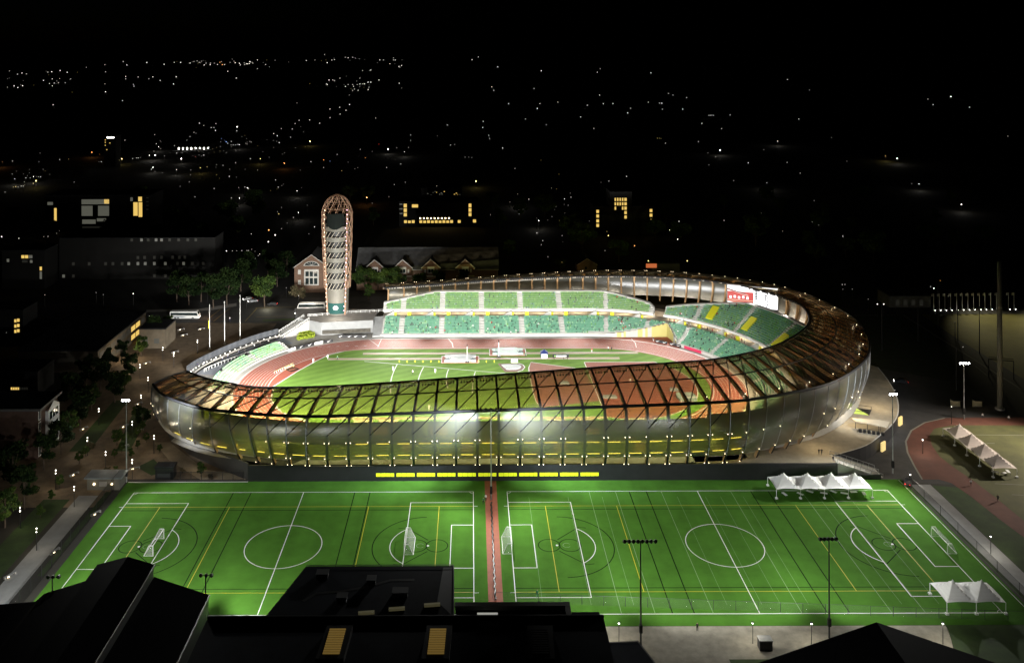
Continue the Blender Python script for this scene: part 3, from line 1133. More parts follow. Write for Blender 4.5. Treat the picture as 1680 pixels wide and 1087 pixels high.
# dark perforated fence along the outer left curve
FP = [W(456, 550), W(420, 560), W(382, 574), W(350, 588), W(322, 602), W(306, 613)]
FC = []
for k in range(41):
    FC.append(Vector([cr([p[c] for p in FP], k * 5 / 40) for c in range(2)] + [0]))
mb = MB()
for k in range(40):
    a, b = FC[k], FC[k + 1]
    d = (b - a).normalized(); n = Vector((-d.y, d.x, 0)) * .15
    mb.prism([(a.x, a.y), (b.x, b.y), (b.x + n.x, b.y + n.y), (a.x + n.x, a.y + n.y)], 0, 2.9, k % 2)
    mb.tube([(a.x, a.y, 0), (a.x, a.y, 3.0)], .1, 2, 4)
mb.build('curved_fence', [mat('fence_slate', (.07, .075, .085), .6, var=.3), mat('fence_slate_b', (.09, .095, .105), .6, var=.3), M_black], stadium)
mb = MB()
lamp = MB()
for k in range(0, 41, 2):
    a = FC[k]
    c = Vector((AX0, AY, 0)); d = (c - a).normalized()
    p = a + d * 1.2
    lamp.ball((p.x, p.y, .5), .16)
lamp.build('fence_lamp', [M_bulbw], stadium)
# ground bands between fence and track on the left
CL = Vector((AX0, AY, 0))
mb = MB()
for k in range(40):
    a, b = FC[k], FC[k + 1]
    da, db = (CL - a).normalized(), (CL - b).normalized()
    for w0, w1, z0, z1, mi in ((0.2, 3.2, .5, .45, 0), (3.2, 3.2, .45, 1.2, 0), (3.2, 3.6, 1.2, 1.2, 2)):
        mb.face([a + da * w0 + Vector((0, 0, z0)), b + db * w0 + Vector((0, 0, z0)), b + db * w1 + Vector((0, 0, z1)), a + da * w1 + Vector((0, 0, z1))], mi)
    for w0, w1, z0 in ((3.6, 13, .05),):
        mb.face([a + da * w0 + Vector((0, 0, z0)), b + db * w0 + Vector((0, 0, z0)), b + db * w1 + Vector((0, 0, z0)), a + da * w1 + Vector((0, 0, z0))], 1)
mb.build('outer_concourse', [M_conc, mat('blue_grey_paving', (.27, .29, .33), .8, var=.12), M_concw], stadium)
# crowd rail (row of dark gaps)
RL = [W(440, 570), W(412, 580), W(385, 590), W(358, 600), W(335, 610)]
mb = MB()
prevp = None
for k in range(61):
    p = Vector([cr([q[c] for q in RL], k * 4 / 60) for c in range(2)] + [0])
    mb.tube([p, p + Vector((0, 0, 1.2))], .12, 0 if k % 3 else 1, 4)
    if prevp:
        mb.tube([prevp + Vector((0, 0, 1.2)), p + Vector((0, 0, 1.2))], .1, 1, 4)
        if k % 2:
            mb.face([prevp + Vector((0, 0, .3)), p + Vector((0, 0, .3)), p + Vector((0, 0, 1.0)), prevp + Vector((0, 0, 1.0))], 0)
    prevp = p
mb.build('crowd_rail', [M_black, M_white], stadium)
mb = MB(); p = W(452, 570); mb.box(p.x - 1.8, p.x + 1.8, p.y - .8, p.y + .8, 0, 2.2, 0, R(25))
mb.build('white_booth', [M_white], stadium)
# low pale green seats beside the left curve
mb = MB()
for k in range(5):
    r0 = 50.6 + 1.15 * k
    for a in range(136, 190, 2):
        p = [(AX0 + rr * math.cos(R(aa)), AY + rr * math.sin(R(aa))) for aa, rr in ((a, r0), (a + 2, r0), (a + 2, r0 + 1.15), (a, r0 + 1.15))]
        mb.prism(p, 0, .5 + .33 * k)
mb.build('left_seating_steps', [M_concw], stadium)
for k in range(5):
    r0 = 50.6 + 1.15 * k + .75
    a = 136.
    while a < 189:
        if not (a % 18 > 9.2 and a % 18 < 12):
            SEATS.append((AX0 + r0 * math.cos(R(a)), AY + r0 * math.sin(R(a)), .5 + .33 * k, R(a) - math.pi / 2, rnd.choices((2, 0, 4), (88, 8, 4))[0], -999))
        a += math.degrees(.58 / r0)
# banner boards at the foot of the seating
def board(x, y, ang, L, h, mi, mark):
    """advert hoarding with a curved tick mark when mark is set"""
    mb = MB()
    mb.box(-L / 2, L / 2, -.06, .06, .1, h, mi)
    if mark:
        for cx in ([0] if L < 5 else [-L * .3, L * .3]):
            s_ = h * .8
            pts = [(-.9, .52), (-.55, .18), (-.2, .2), (1.1, .95), (-.15, .48), (-.5, .45)]
            mb.face([(cx + px * s_, -.085, .05 + pz * h) for px, pz in pts], 2)
    o = mb.mesh('advert_board', [mat('board_black', (.015, .015, .018), .5), mat('board_white', (.85, .85, .85), .5), M_line])
    ob = bpy.data.objects.new('advert_board', o)
    COL.objects.link(ob)
    ob.location = (x, y, 0); ob.rotation_euler = (0, 0, ang)
    return ob


bd = []
for k, (a, mi, mk) in enumerate(((136, 1, 0), (131, 0, 1), (126.5, 0, 1), (122, 1, 0), (117, 0, 1))):
    r = 49.3
    bd.append((board(AX0 + r * math.cos(R(a)), AY + r * math.sin(R(a)), R(a) - math.pi / 2, 3.6, 1.1, mi, mk), a))
for ob, a in bd:
    tag(ob, {136: 'white advert board at the far end of the pale green left seats', 131: 'black advert board with a tick mark beside the left curve, nearest the pale seats', 126.5: 'black advert board with a tick mark, middle of the left curve row',
             122: 'white advert board between two black ones beside the left curve', 117: 'black advert board with a tick mark nearest the shop windows on the left curve'}[a], 'advert board', 'advert boards beside the left curve')
for x, L, mi, lab in ((-52.5, 6, 0, 'dark advert board with two tick marks below the shop windows, left half'), (-46.3, 5.6, 0, 'dark advert board with two tick marks below the shop windows, right half')):
    tag(board(x, 364.3, 0, L, 1.1, mi, 1), lab, 'advert board', 'advert boards below the shop windows')
for q, mi, lab in ((34, 0, 'black ticked advert board below the corner seats, by the yellow ramp wall'), (41, 0, 'black ticked advert board below the corner seats, next to the crimson one'),):
    x, y = path(q, 50.1)
    tag(board(x, y, -R(q), 5, 1.2, mi, 1), lab, 'advert board', 'advert boards at the foot of the corner seats')
x, y = path(50, 50.1)
mb = MB(); mb.box(-4, 4, -.06, .06, .1, 1.2)
o = mb.build('advert_board', [mat('board_red', (.55, .03, .09), .5)]); o.location = (x, y, 0); o.rotation_euler = (0, 0, -R(50))
tag(o, 'crimson advert board at the foot of the corner seats', 'advert board', 'advert boards at the foot of the corner seats')

# seats: one mesh per colour, the hundred nearest in view as parts of their own
def seat_mesh(mi):
    mb = MB()
    mb.box(-.22, .22, -.2, .2, .36, .44)
    mb.box(-.22, .22, .16, .24, .42, .82)
    return mb.mesh('seat', [M_seat[mi]])


SM = [seat_mesh(k) for k in range(6)]
vis = [s for s in SEATS if (s[5] != -999 and 30 < s[5] < 62 and s[1] > 322)]
vis.sort(key=lambda s: s[1])
own = set(id(s) for s in vis[:100])
bulk = MB()
for s in SEATS:
    x, y, z, a, mi, q = s
    if id(s) in own:
        o = bpy.data.objects.new('seat', SM[mi]); COL.objects.link(o)
        o.parent = stadium; o.location = (x, y, z); o.rotation_euler = (0, 0, a)
    else:
        ca, sa = math.cos(a), math.sin(a)
        tf = lambda px, py, pz: (x + px * ca - py * sa, y + px * sa + py * ca, z + pz)
        for x0, x1, y0, y1, z0, z1 in ((-.22, .22, -.2, .2, .36, .44), (-.22, .22, .16, .24, .42, .82)):
            vs = [tf(px, py, pz) for pz in (z0, z1) for px, py in ((x0, y0), (x1, y0), (x1, y1), (x0, y1))]
            bulk.raw(vs, [(4, 5, 6, 7), (0, 1, 5, 4), (1, 2, 6, 5), (3, 0, 4, 7)], mi)
o = bulk.build('seats', M_seat, stadium)
o['kind'] = 'stuff'

# video screen hung from the roof over the right-hand corner
A, B = Vector((105.8, 364.4, 12.7)), Vector((124.4, 358.2, 12.7))
Ls = (B - A).length
scr = thing('video_screen', 'wide lit video screen, red picture beside white results, under the right-hand roof corner', 'screen', A, math.atan2(B.y - A.y, B.x - A.x))
mb = MB(); mb.box(-.4, Ls + .4, .05, 1.2, -.4, 9.0); part(mb, 'screen_case', [M_steel], scr)
H = 8.6


def px(mb, x0, x1, z0, z1, mi, d):
    mb.face([(x0 * Ls, -d, z0 * H), (x1 * Ls, -d, z0 * H), (x1 * Ls, -d, z1 * H), (x0 * Ls, -d, z1 * H)], mi)


em = lambda n, c, e: mat(n, (.02, .02, .02), .4, emit=c, estr=e, sample=False)
SP = [em('screen_white', (1, 1, 1), 1.6), em('screen_red', (.75, .09, .08), 1.0), em('screen_teal', (.03, .5, .45), 1.0), em('screen_black', (.03, .03, .04), .5), em('screen_cream', (.95, .8, .55), 1.0), em('screen_pink', (.9, .45, .4), 1.0)]
mb = MB()
px(mb, 0, .52, 0, 1, 1, .0); px(mb, .52, 1, 0, 1, 0, .0)
px(mb, 0, .52, .72, 1, 0, .01)
mb.face([(0, -.02, .78 * H), (.42 * Ls, -.02, .52 * H), (.42 * Ls, -.02, .6 * H), (0, -.02, .86 * H)], 5)
mb.face([(0, -.03, .80 * H), (.36 * Ls, -.03, .62 * H), (.36 * Ls, -.03, .65 * H), (0, -.03, .83 * H)], 3)
for k in range(5):
    px(mb, .04 + k * .085, .085 + k * .085, .38 + .03 * (k % 2), .5 + .03 * (k % 2), 0, .02)
px(mb, 0, .52, .30, .33, 4, .02); px(mb, 0, .52, .22, .24, 4, .02)
mb.face([(.02 * Ls, -.02, 0), (.38 * Ls, -.02, 0), (.30 * Ls, -.02, .08 * H), (.12 * Ls, -.02, .2 * H), (.02 * Ls, -.02, .16 * H)], 2)
mb.face([(0, -.03, .04 * H), (.12 * Ls, -.03, .1 * H), (.12 * Ls, -.03, .2 * H), (0, -.03, .24 * H)], 0)
part(mb, 'picture', SP, scr)
mb = MB()
for k in range(7):
    px(mb, .555, .60, .42 + k * .075, .475 + k * .075, 3, .01)
for k in range(9):
    px(mb, .62, .632, .3 + k * .07, .34 + k * .07, 3, .01)
for k in range(10):
    z = .08 + k * .085
    px(mb, .775 + .01 * (k % 3), .80 + .012 * (k % 2), z, z + .05, 3, .01)
    if k in (4, 5, 6): px(mb, .74, .77, z - .01, z + .05, 3, .012)
    px(mb, .88, .888, z, z + .04, 3, .01)
part(mb, 'results', SP, scr)

# ------------------------------------------------------------------ tower
tw = W(550, 519, 5.3)
tower = thing('lattice_tower', 'tall round tower wrapped in a lit timber lattice with a square opening near its top', 'tower', (tw.x, tw.y + 6, 5.3))
TR_ = 6.1
TH = 51.


def tp(a, z, r):
    return (r * math.cos(a), r * math.sin(a), z)


def trad(z):
    # slim drum that swells a little upwards and rounds off at the crown
    base = TR_ * (.80 + .25 * min(1, z / 40) ** .8)
    if z > TH - 9:
        q = (z - (TH - 9)) / 9
        return base * math.sqrt(max(0.0, 1 - q * q)) if q < 1 else 0.
    return base


def drum(z0, z1, r0, r1, a0=0, a1=360, n=48, closed=True):
    mb = MB()
    for k in range(n):
        a, b = R(a0 + (a1 - a0) * k / n), R(a0 + (a1 - a0) * (k + 1) / n)
        mb.face([tp(a, z0, r0), tp(b, z0, r0), tp(b, z1, r1), tp(a, z1, r1)])
    return mb


M_drum = mat('drum_panel', (.16, .15, .125), .55, var=.08)
M_lat = mat('lattice_timber', (.36, .22, .15), .5, emit=(1, .55, .3), estr=.05, sample=False)  # faint emission stands in for lamp light on the timber
mb = drum(0, 11.2, TR_ * .77, TR_ * .82); part(mb, 'base_drum', [M_drum], tower, True)
mb = drum(.6, 5.2, TR_ * .79, TR_ * .81, 225, 318); part(mb, 'entrance_glass', [mat('teal_glass', (.02, .07, .065), .15, emit=(.1, .45, .4), estr=.05)], tower)
mb = MB()
for k in range(14):     # white round emblem on the entrance glass
    a, b = 2 * math.pi * k / 14, 2 * math.pi * (k + 1) / 14
    f = lambda q: (.95 + .12 * math.cos(2 * q))
    c = Vector(tp(R(270), 3.3, TR_ * .82 + .02))
    mb.face([(c.x, c.y, c.z), (c.x + f(a) * math.cos(a), c.y - .02, c.z + f(a) * math.sin(a)), (c.x + f(b) * math.cos(b), c.y - .02, c.z + f(b) * math.sin(b))])
part(mb, 'emblem', [mat('emblem_white', (.9, .9, .9), .5, emit=(.9, 1, .97), estr=1.3, sample=False)], tower)
bands = [(11.2 + 4.45 * k, 0) for k in range(6)]
prevz = 11.2
for k, (z0, z1) in enumerate(bands):
    # dark open slot with slanted fins, then a pale panel drum
    mb = drum(prevz if k else 11.2, z0 + 2.55, TR_ * .70, TR_ * .74); part(mb, 'core', [M_black], tower)
    rb = trad(z0 + 3.3) * .93
    mb = drum(z0 + 2.55, z0 + 4.45, rb, rb); part(mb, 'panel_drum', [M_drum], tower, True)
    mb = MB()
    for j in range(20):
        a = 2 * math.pi * j / 20
        mb.tube([tp(a, z0 - .1, rb), tp(a + .3, z0 + 2.4, rb)], .11, 0, 4)
    part(mb, 'slanted_fins', [mat('pale_fin', (.62, .56, .46), .5)], tower)
    prevz = z0 + 4.45
ztop = prevz
mb = drum(ztop, TH - 9, TR_ * .74, TR_ * .74); part(mb, 'crown_core', [M_black], tower)
# sheltered top screen opening facing the track
mb = MB()
for k in range(16):
    a, b = R(232 + 76 * k / 16), R(232 + 76 * (k + 1) / 16)
    za = ztop + .2 + 2.0 * (2 * (k / 16) - 1) ** 2; zb = ztop + .2 + 2.0 * (2 * ((k + 1) / 16) - 1) ** 2
    rr = TR_ * .985
    mb.face([tp(a, za - 1.2, rr), tp(b, zb - 1.2, rr), tp(b, TH - 7.4, rr), tp(a, TH - 7.4, rr)])
part(mb, 'dark_screen', [mat('screen_off', (.01, .013, .012), .8, spec=.1)], tower)
# lattice: two families of slanted timbers round the sides and dome, rings
mb = MB()
for fam in (1, -1):
    for j in range(13):
        a0 = 2 * math.pi * j / 13
        seg = []
        for k in range(53):
            z = 11 + (TH - .05 - 11) * k / 52
            a = a0 + fam * z * .075
            am = math.degrees(a) % 360
            r = trad(z) * 1.03
            front = 222 < am < 318
            hide = (front and z < TH - 7.2) or (fam < 0 and front and z < TH)
            if hide:
                if len(seg) > 1: mb.tube(seg, .17, 0, 4, cap=False)
                seg = []
            else:
                seg.append(tp(a, z, max(r, .02)))
        if len(seg) > 1: mb.tube(seg, .17, 0, 4, cap=False)
for k in range(15):
    z = 12 + 2.8 * k
    if z > TH - .6: break
    seg = []
    for j in range(49):
        am = (319 + (360 - 98) * j / 48) if z < TH - 7.2 else 360 * j / 48
        seg.append(tp(R(am), z, trad(z) * 1.02))
    mb.tube(seg, .11, 0, 4, cap=False)
part(mb, 'lattice', [M_lat], tower)
mb = MB()
for am, c in ((222, 0), (318, 0)):
    mb.tube([tp(R(am), z, trad(z) * 1.03) for z in (0, 11, 20, 30, TH - 9, TH - 7.2)], .32, 0, 6)
part(mb, 'edge_post', [M_lat], tower)
for am, cname, cc in ((316, 'pink', (1, .5, .75)), (225, 'amber', (1, .72, .4))):
    for k in range(24):
        mb = MB()
        z = 2 + 43 * k / 23
        a = R(am + rnd.uniform(-7, 4))
        mb.ball(tp(a, z, trad(z) * 1.06 + .1), .13 + .08 * rnd.random())
        part(mb, 'lattice_lamp', [mat('bulb_' + cname, (1, 1, 1), .5, emit=cc, estr=4.5, sample=False)], tower)

# ------------------------------------------------------------------ infield equipment
def pv_mat(x, y, label, tint):
    o = thing('pole_vault_mat', label, 'landing mat', (x, y, 0))
    mb = MB(); mb.box(-7.2, 7.2, -3.5, 3.5, .06, .22); part(mb, 'platform', [M_track], o)
    mb = MB()
    for s2 in (-1, 1):
        mb.box(-7.2, 7.2, s2 * 3.5 - .12, s2 * 3.5 + .12, .222, .24); mb.box(s2 * 7.1 - .12, s2 * 7.1 + .12, -3.38, 3.38, .222, .24)
    part(mb, 'platform_edge', [M_line], o)
    mb = MB(); mb.prism([(-3.8, -3.0), (3.8, -3.0), (4.6, 0), (3.8, 3.0), (-3.8, 3.0), (-4.6, 0)], .23, 1.1)
    part(mb, 'cushion', [tint], o)
    for sx in (-1, 1):
        for sy in (-1, 1):
            mb = MB(); mb.prism([(sx * 4.0, sy * .8), (sx * 6.0, sy * 1.6), (sx * 6.0, sy * 2.9), (sx * 4.0, sy * 2.9)], .23, .95)
            part(mb, 'front_wing', [tint], o)
    for s2 in (-1, 1):
        mb = MB(); mb.face([(s2 * 4.1, -2.9, 1.115), (s2 * 5.8, -1.7, .97), (s2 * 5.8, -1.4, .97), (s2 * 3.9, -.3, 1.115), (s2 * 3.5, -.6, 1.115)])
        part(mb, 'cover_flap', [mat('flap_slate', (.07, .10, .12), .6)], o)
    mb = MB(); mb.prism([(2.4 * math.cos(R(a)), 1.0 * math.sin(R(a))) for a in range(0, 360, 20)], 1.1, 1.112)
    part(mb, 'cover_print', [mat('print_grey', (.24, .28, .28), .6)], o)
    return o


pv_mat(-4.5, 337.9, 'white pole vault landing mat on a red platform, the nearer of two', mat('cushion_grey', (.36, .38, .38), .6))
pv_mat(14.0, 345.6, 'pale green pole vault landing mat with an oval print, the farther of two', mat('pale_mat', (.27, .37, .33), .6))


def upright(p, h, label):
    o = thing('vault_upright', label, 'upright', p)
    mb = MB(); mb.tube([(0, 0, .2), (0, 0, h)], .1, 0, 6); part(mb, 'post', [M_white], o)
    mb = MB(); mb.box(-.7, .7, -.5, .5, .24, .55); mb.tube([(-.5, 0, .5), (0, 0, 1.5), (.5, 0, .5)], .07, 0, 4); part(mb, 'base', [M_black], o)
    mb = MB(); mb.box(-.14, .14, -.14, .14, h, h + .9); part(mb, 'head', [M_black], o)


p = W(766.5, 592); upright((p.x, p.y - 1.9, 0), 6.2, 'white vault upright with a black foot at the nearer landing mat')
p = W(818, 583.5); upright((p.x, p.y - 1.9, 0), 5.9, 'white vault upright with a black foot at the farther landing mat')
# pop-up tent
p = W(892.7, 586)
o = thing('pop_up_tent', 'small white pop-up tent with blue edges beside the runway', 'tent', p)
mb = MB()
for sx in (-1.25, 1.25):
    for sy in (-1.25, 1.25):
        mb.tube([(sx, sy, 0), (sx, sy, 2)], .07, 0, 4)
part(mb, 'legs', [mat('navy', (.02, .03, .12), .5)], o)
mb = MB()
for a, b in (((-1.4, -1.4), (1.4, -1.4)), ((1.4, -1.4), (1.4, 1.4)), ((1.4, 1.4), (-1.4, 1.4)), ((-1.4, 1.4), (-1.4, -1.4))):
    mb.face([(*a, 2.1), (*b, 2.1), (0, 0, 3.1)], 1)
    mb.face([(*a, 1.7), (*b, 1.7), (*b, 2.1), (*a, 2.1)], 1)
part(mb, 'canopy', [M_white, MATS['navy']], o)
mb = MB(); mb.box(-1.15, 1.15, -1.2, -1.14, 0.1, 1.7); part(mb, 'side_sheet', [M_white], o)
# results board
p = W(920, 588.5)
o = thing('results_board', 'long black framed board on legs with a white panel beside the runway', 'board', p)
mb = MB(); mb.box(-3.1, 3.1, -.12, .12, .55, 1.75); part(mb, 'frame', [M_black], o)
mb = MB()
for k in range(8): mb.box(-1.8 + .5 * k, -1.8 + .5 * k + .42, -.14, -.125, .85 + .03 * (k % 2), 1.4)
part(mb, 'panel', [M_white], o)
mb = MB(); mb.box(-2.5, -2.0, -.14, -.125, .9, 1.4); part(mb, 'green_mark', [M_seat[4]], o)
for x in (-2.6, 1.0, 2.6):
    mb = MB(); mb.tube([(x, -.5, 0), (x, 0, .7)], .07, 0, 4); mb.tube([(x, .5, 0), (x, 0, .7)], .07, 0, 4); part(mb, 'leg', [M_black], o)
# shot put circle pad with stop board and cage nets
pad = [W(816.8, 596.7), W(828.6, 610), W(849, 610), W(857, 607.5), W(861, 602.5), W(858, 598.5), W(850, 596)]
o = thing('throwing_cage', 'throwing circle with white panels and a brown rim on the infield', 'throwing circle', (0, 0, 0))
mb = MB(); mb.prism([(q.x, q.y) for q in pad], .02, .1); mb.build('pad', [mat('cage_brown', (.20, .12, .10), .8)], o)
c = sum(pad, Vector()) / len(pad)
mb = MB(); mb.prism([(c.x + (q.x - c.x) * .74 - .4, c.y + (q.y - c.y) * .52) for q in pad], .1, .55); mb.build('white_panel', [MATS['cushion_grey']], o)
mb = MB()
for a, b in zip(pad[2:], pad[3:]):
    mb.line([a, b], .35, .125)
mb.build('rim', [M_line], o)
mb = MB(); q = W(844, 594); mb.box(q.x - 1.3, q.x + 1.3, q.y - .5, q.y + .5, 0, 1.1); mb.build('desk', [M_white], o)
# high jump mat on the apron seen through the roof
q = W(1126, 653)
o = thing('high_jump_mat', 'pale green high jump mat with an oval print on the red apron', 'landing mat', q)
mb = MB(); mb.prism([(-2.9, -3), (2.9, -3), (3.2, 0), (2.9, 3), (-2.9, 3), (-3.2, 0)], .05, .9); part(mb, 'cushion', [MATS['pale_mat']], o)
mb = MB(); mb.prism([(1.9 * math.cos(R(a)), 1.1 * math.sin(R(a))) for a in range(0, 360, 20)], .9, .912); part(mb, 'cover_print', [MATS['print_grey']], o)
mb = MB(); mb.box(-2.6, 2.6, -4.1, -3.9, 1.9, 1.96); mb.tube([(-2.6, -4, 0), (-2.6, -4, 2.4)], .05); mb.tube([(2.6, -4, 0), (2.6, -4, 2.4)], .05); part(mb, 'crossbar', [M_white], o)
for u, v, L, lab in ((1000, 652, 5, 'white equipment cover on the red apron, left'), (926, 629, 3.2, 'white equipment cover on the brown fan'), (1105, 640, 3, 'white equipment cover next to the high jump mat')):
    q = W(u, v)
    mb = MB(); mb.prism([(-L / 2, -1), (L / 2, -1), (L / 2 - .4, 1), (-L / 2 + .4, 1)], .06, .7)
    o = mb.build('equipment_cover', [MATS['print_grey']]); o.location = q
    tag(o, lab, 'cover', 'covers on the infield')
# water jump barrier and pit
q = W(480, 606)
o = thing('water_jump', 'yellow water jump barrier and dark pit on the inner left curve', 'water jump', q, R(48))
mb = MB(); mb.box(-1.9, 1.9, -1.7, 1.7, .05, .12); part(mb, 'pit', [M_black], o)
mb = MB(); mb.box(-2, 2, 1.75, 1.95, .6, .95)
for x in (-1.9, 1.9): mb.box(x - .07, x + .07, 1.75, 1.95, .03, .6)
part(mb, 'barrier', [mat('barrier_cream', (.6, .48, .22), .6)], o)
mb = MB(); mb.box(-1.5, 1.4, -.7, .3, .13, .2); part(mb, 'mat_strip', [M_track2], o)
# hurdles along the water jump lane
hp = thing('hurdle', 'low cream hurdle standing in the row beside the water jump', 'hurdle', W(452, 612), R(52), 'hurdles beside the water jump')
mb = MB(); mb.box(-.6, .6, -.03, .03, .75, .9); part(mb, 'crossbar', [MATS['barrier_cream']], hp)
mb = MB()
for x in (-.55, .55): mb.tube([(x, 0, 0), (x, 0, .78)], .03, 0, 4); mb.box(x - .03, x + .03, -.6, 0, .02, .06)
part(mb, 'stand', [M_white], hp)
reg(hp)
for k in range(1, 9):
    copy_tree(hp, W(452 + 3.4 * k, 612 - 1.55 * k), R(52))
# lane markers / cones along the sector
cone = MB(); cone.box(-.12, .12, -.03, .03, .05, .8, 0); cone.tube([(0, 0, 0), (0, 0, .06)], .15, 0, 6)
cm = cone.mesh('distance_marker', [M_yel])
for k in range(13):
    u = 655 + 13 * k
    o = bpy.data.objects.new('distance_marker', cm); COL.objects.link(o)
    o.location = W(u, 594.2 + .2 * (k % 2)); tag(o, 'tiny yellow distance marker in the row below the pole vault runway', 'marker', 'distance markers on the infield')

# ------------------------------------------------------------------ goals
def goal(x, y, face, label, sc_=1.):
    o = thing('soccer_goal', label, 'goal', (x, y, 0), face, 'soccer goals')
    r = .07
    mb = MB(); h, w2 = 2.44, 3.66
    mb.tube([(0, -w2, 0), (0, -w2, h)], r); mb.tube([(0, w2, 0), (0, w2, h)], r); mb.tube([(0, -w2, h), (0, w2, h)], r)
    part(mb, 'goal_mouth', [M_white], o)
    mb = MB()
    for s2 in (-1, 1):
        mb.tube([(0, s2 * w2, h), (1.0, s2 * w2, h), (2.2, s2 * w2, .05), (0, s2 * w2, .05)], r * .8)
    mb.tube([(2.2, -w2, .05), (2.2, w2, .05)], r)
    part(mb, 'stay_frame', [M_white], o)
    mb = MB()
    mb.face([(0, -w2, h), (0, w2, h), (1.0, w2, h), (1.0, -w2, h)]); mb.face([(1.0, -w2, h), (1.0, w2, h), (2.2, w2, .05), (2.2, -w2, .05)])
    for s2 in (-1, 1): mb.face([(0, s2 * w2, 0), (0, s2 * w2, h), (1.0, s2 * w2, h), (2.2, s2 * w2, .05)])
    part(mb, 'net', [M_net], o)
    return o


goal(-75.4, 211.4, math.pi, 'white soccer goal standing on the left penalty line of the left pitch')
goal(-16.2, 211.6, 0, 'white soccer goal on the right penalty arc of the left pitch')
goal(9.3, 211.8, math.pi, 'white soccer goal on the goal line beside the red strip')
goal(111.9, 211.2, 0, 'white soccer goal on the far right goal line by the fence')

# ------------------------------------------------------------------ tents
def tent(name, x0, y0, nx, bw, dy, label, along_y=False, fab=M_tent):
    o = thing(name, label, 'tent', (x0, y0, 0))
    ez, pz = 2.45, 5.3
    for k in range(nx):
        mb = MB()
        n = 12
        cx, cy = (bw * (k + .5), dy / 2) if not along_y else (dy / 2, bw * (k + .5))
        hx, hy = (bw / 2, dy / 2) if not along_y else (dy / 2, bw / 2)

        def pt(i, j):
            u, v = -1 + 2 * i / n, -1 + 2 * j / n
            d = max(abs(u), abs(v))
            h = ez + (pz - ez) * (1 - d) ** 1.55
            sag = -.22 * (1 - min(1, abs(abs(u) - abs(v)) * 1.2)) * 0
            edge = .22 * (1 - (u * u if abs(v) > abs(u) else v * v)) * (1 if d > .99 else 0)
            return (cx + u * hx, cy + v * hy, h + edge + sag)
        for i in range(n):
            for j in range(n):
                mb.face([pt(i, j), pt(i + 1, j), pt(i + 1, j + 1), pt(i, j + 1)])
        ob = part(mb, 'canopy', [fab], o)
    mb = MB()
    Lx, Ly = (bw * nx, dy) if not along_y else (dy, bw * nx)
    for k in range(nx + 1):
        for e in (0, 1):
            x, y = (bw * k, dy * e) if not along_y else (dy * e, bw * k)
            pm = MB(); pm.tube([(x, y, 0), (x, y, ez)], .07, 0, 6); pm.box(x - .3, x + .3, y - .3, y + .3, 0, .35, 0)
            part(pm, 'leg', [M_white], o)
    return o


tent('marquee', 80.5, 233.2, 4, 6.35, 6.9, 'white four-peaked marquee on the turf below the dark stadium wall')
tent('marquee', 99.8, 185.4, 2, 6.2, 6.9, 'white two-peaked marquee in the near right corner of the turf')
tent('marquee', 144.4, 244.2, 4, 6.5, 6.6, 'pinkish white four-peaked marquee on the second track', True, M_tent2)
# tables and chairs under the far marquee
tb = MB(); tb.box(-.9, .9, -.38, .38, .70, .75)
tm = tb.mesh('table_top', [M_white])
lg = MB()
for sx in (-.75, .75):
    for sy in (-.3, .3): lg.tube([(sx, sy, 0), (sx, sy, .7)], .025, 0, 4)
lgm = lg.mesh('table_legs', [M_black])
r2 = random.Random(5)
for k, (x, y) in enumerate([(83, 234.2), (87.2, 234.3), (90.2, 235.5), (93.6, 234.6), (96.5, 235.4), (99, 234.5), (101.8, 235.2), (104.2, 234.4), (92, 237.2), (97.6, 238), (146, 246), (148, 245.3), (149.8, 246.3)]):
    o = thing('folding_table', 'small white folding table under the four-peaked marquee on the turf' if k < 10 else 'small white folding table under the pinkish marquee on the second track', 'table', (x, y, Z3), r2.uniform(0, 3), 'tables under the marquees')
    for nm, me in (('table_top', tm), ('table_legs', lgm)):
        c = bpy.data.objects.new(nm, me); COL.objects.link(c); c.parent = o

# ------------------------------------------------------------------ floodlight masts
def mast(x, y, h, label, nh=6, wd=5.2, facing=1, light_heads=False, r=.16):
    o = thing('floodlight_mast', label, 'floodlight mast', (x, y, 0), 0, 'floodlight masts')
    mb = MB(); mb.tube([(0, 0, 0), (0, 0, h)], r * 1.25, 0, 8, r2=r * .7); part(mb, 'pole', [M_steel if light_heads else M_dsteel], o)
    mb = MB(); mb.box(-.32, .32, -.3, .3, 1.6 if light_heads else h * .12, 3.6 if light_heads else h * .12 + 1.5); part(mb, 'ballast_box', [M_black], o)
    mb = MB(); mb.tube([(-wd / 2, 0, h), (wd / 2, 0, h)], .07, 0, 5); part(mb, 'crossarm', [M_black], o)
    for k in range(nh):
        xx = -wd / 2 + wd * k / max(1, nh - 1)
        mb = MB()
        mb.tube([(xx, 0, h - .02), (xx, facing * .45, h - .28)], .30, 0, 8, r2=.42)
        hd = part(mb, 'lamp_head', [M_black], o)
        mb = MB()
        mb.tube([(xx, facing * .46, h - .285), (xx, facing * .49, h - .30)], .36, 0, 8)
        c = part(mb, 'lens', [M_flood], hd)
    return o


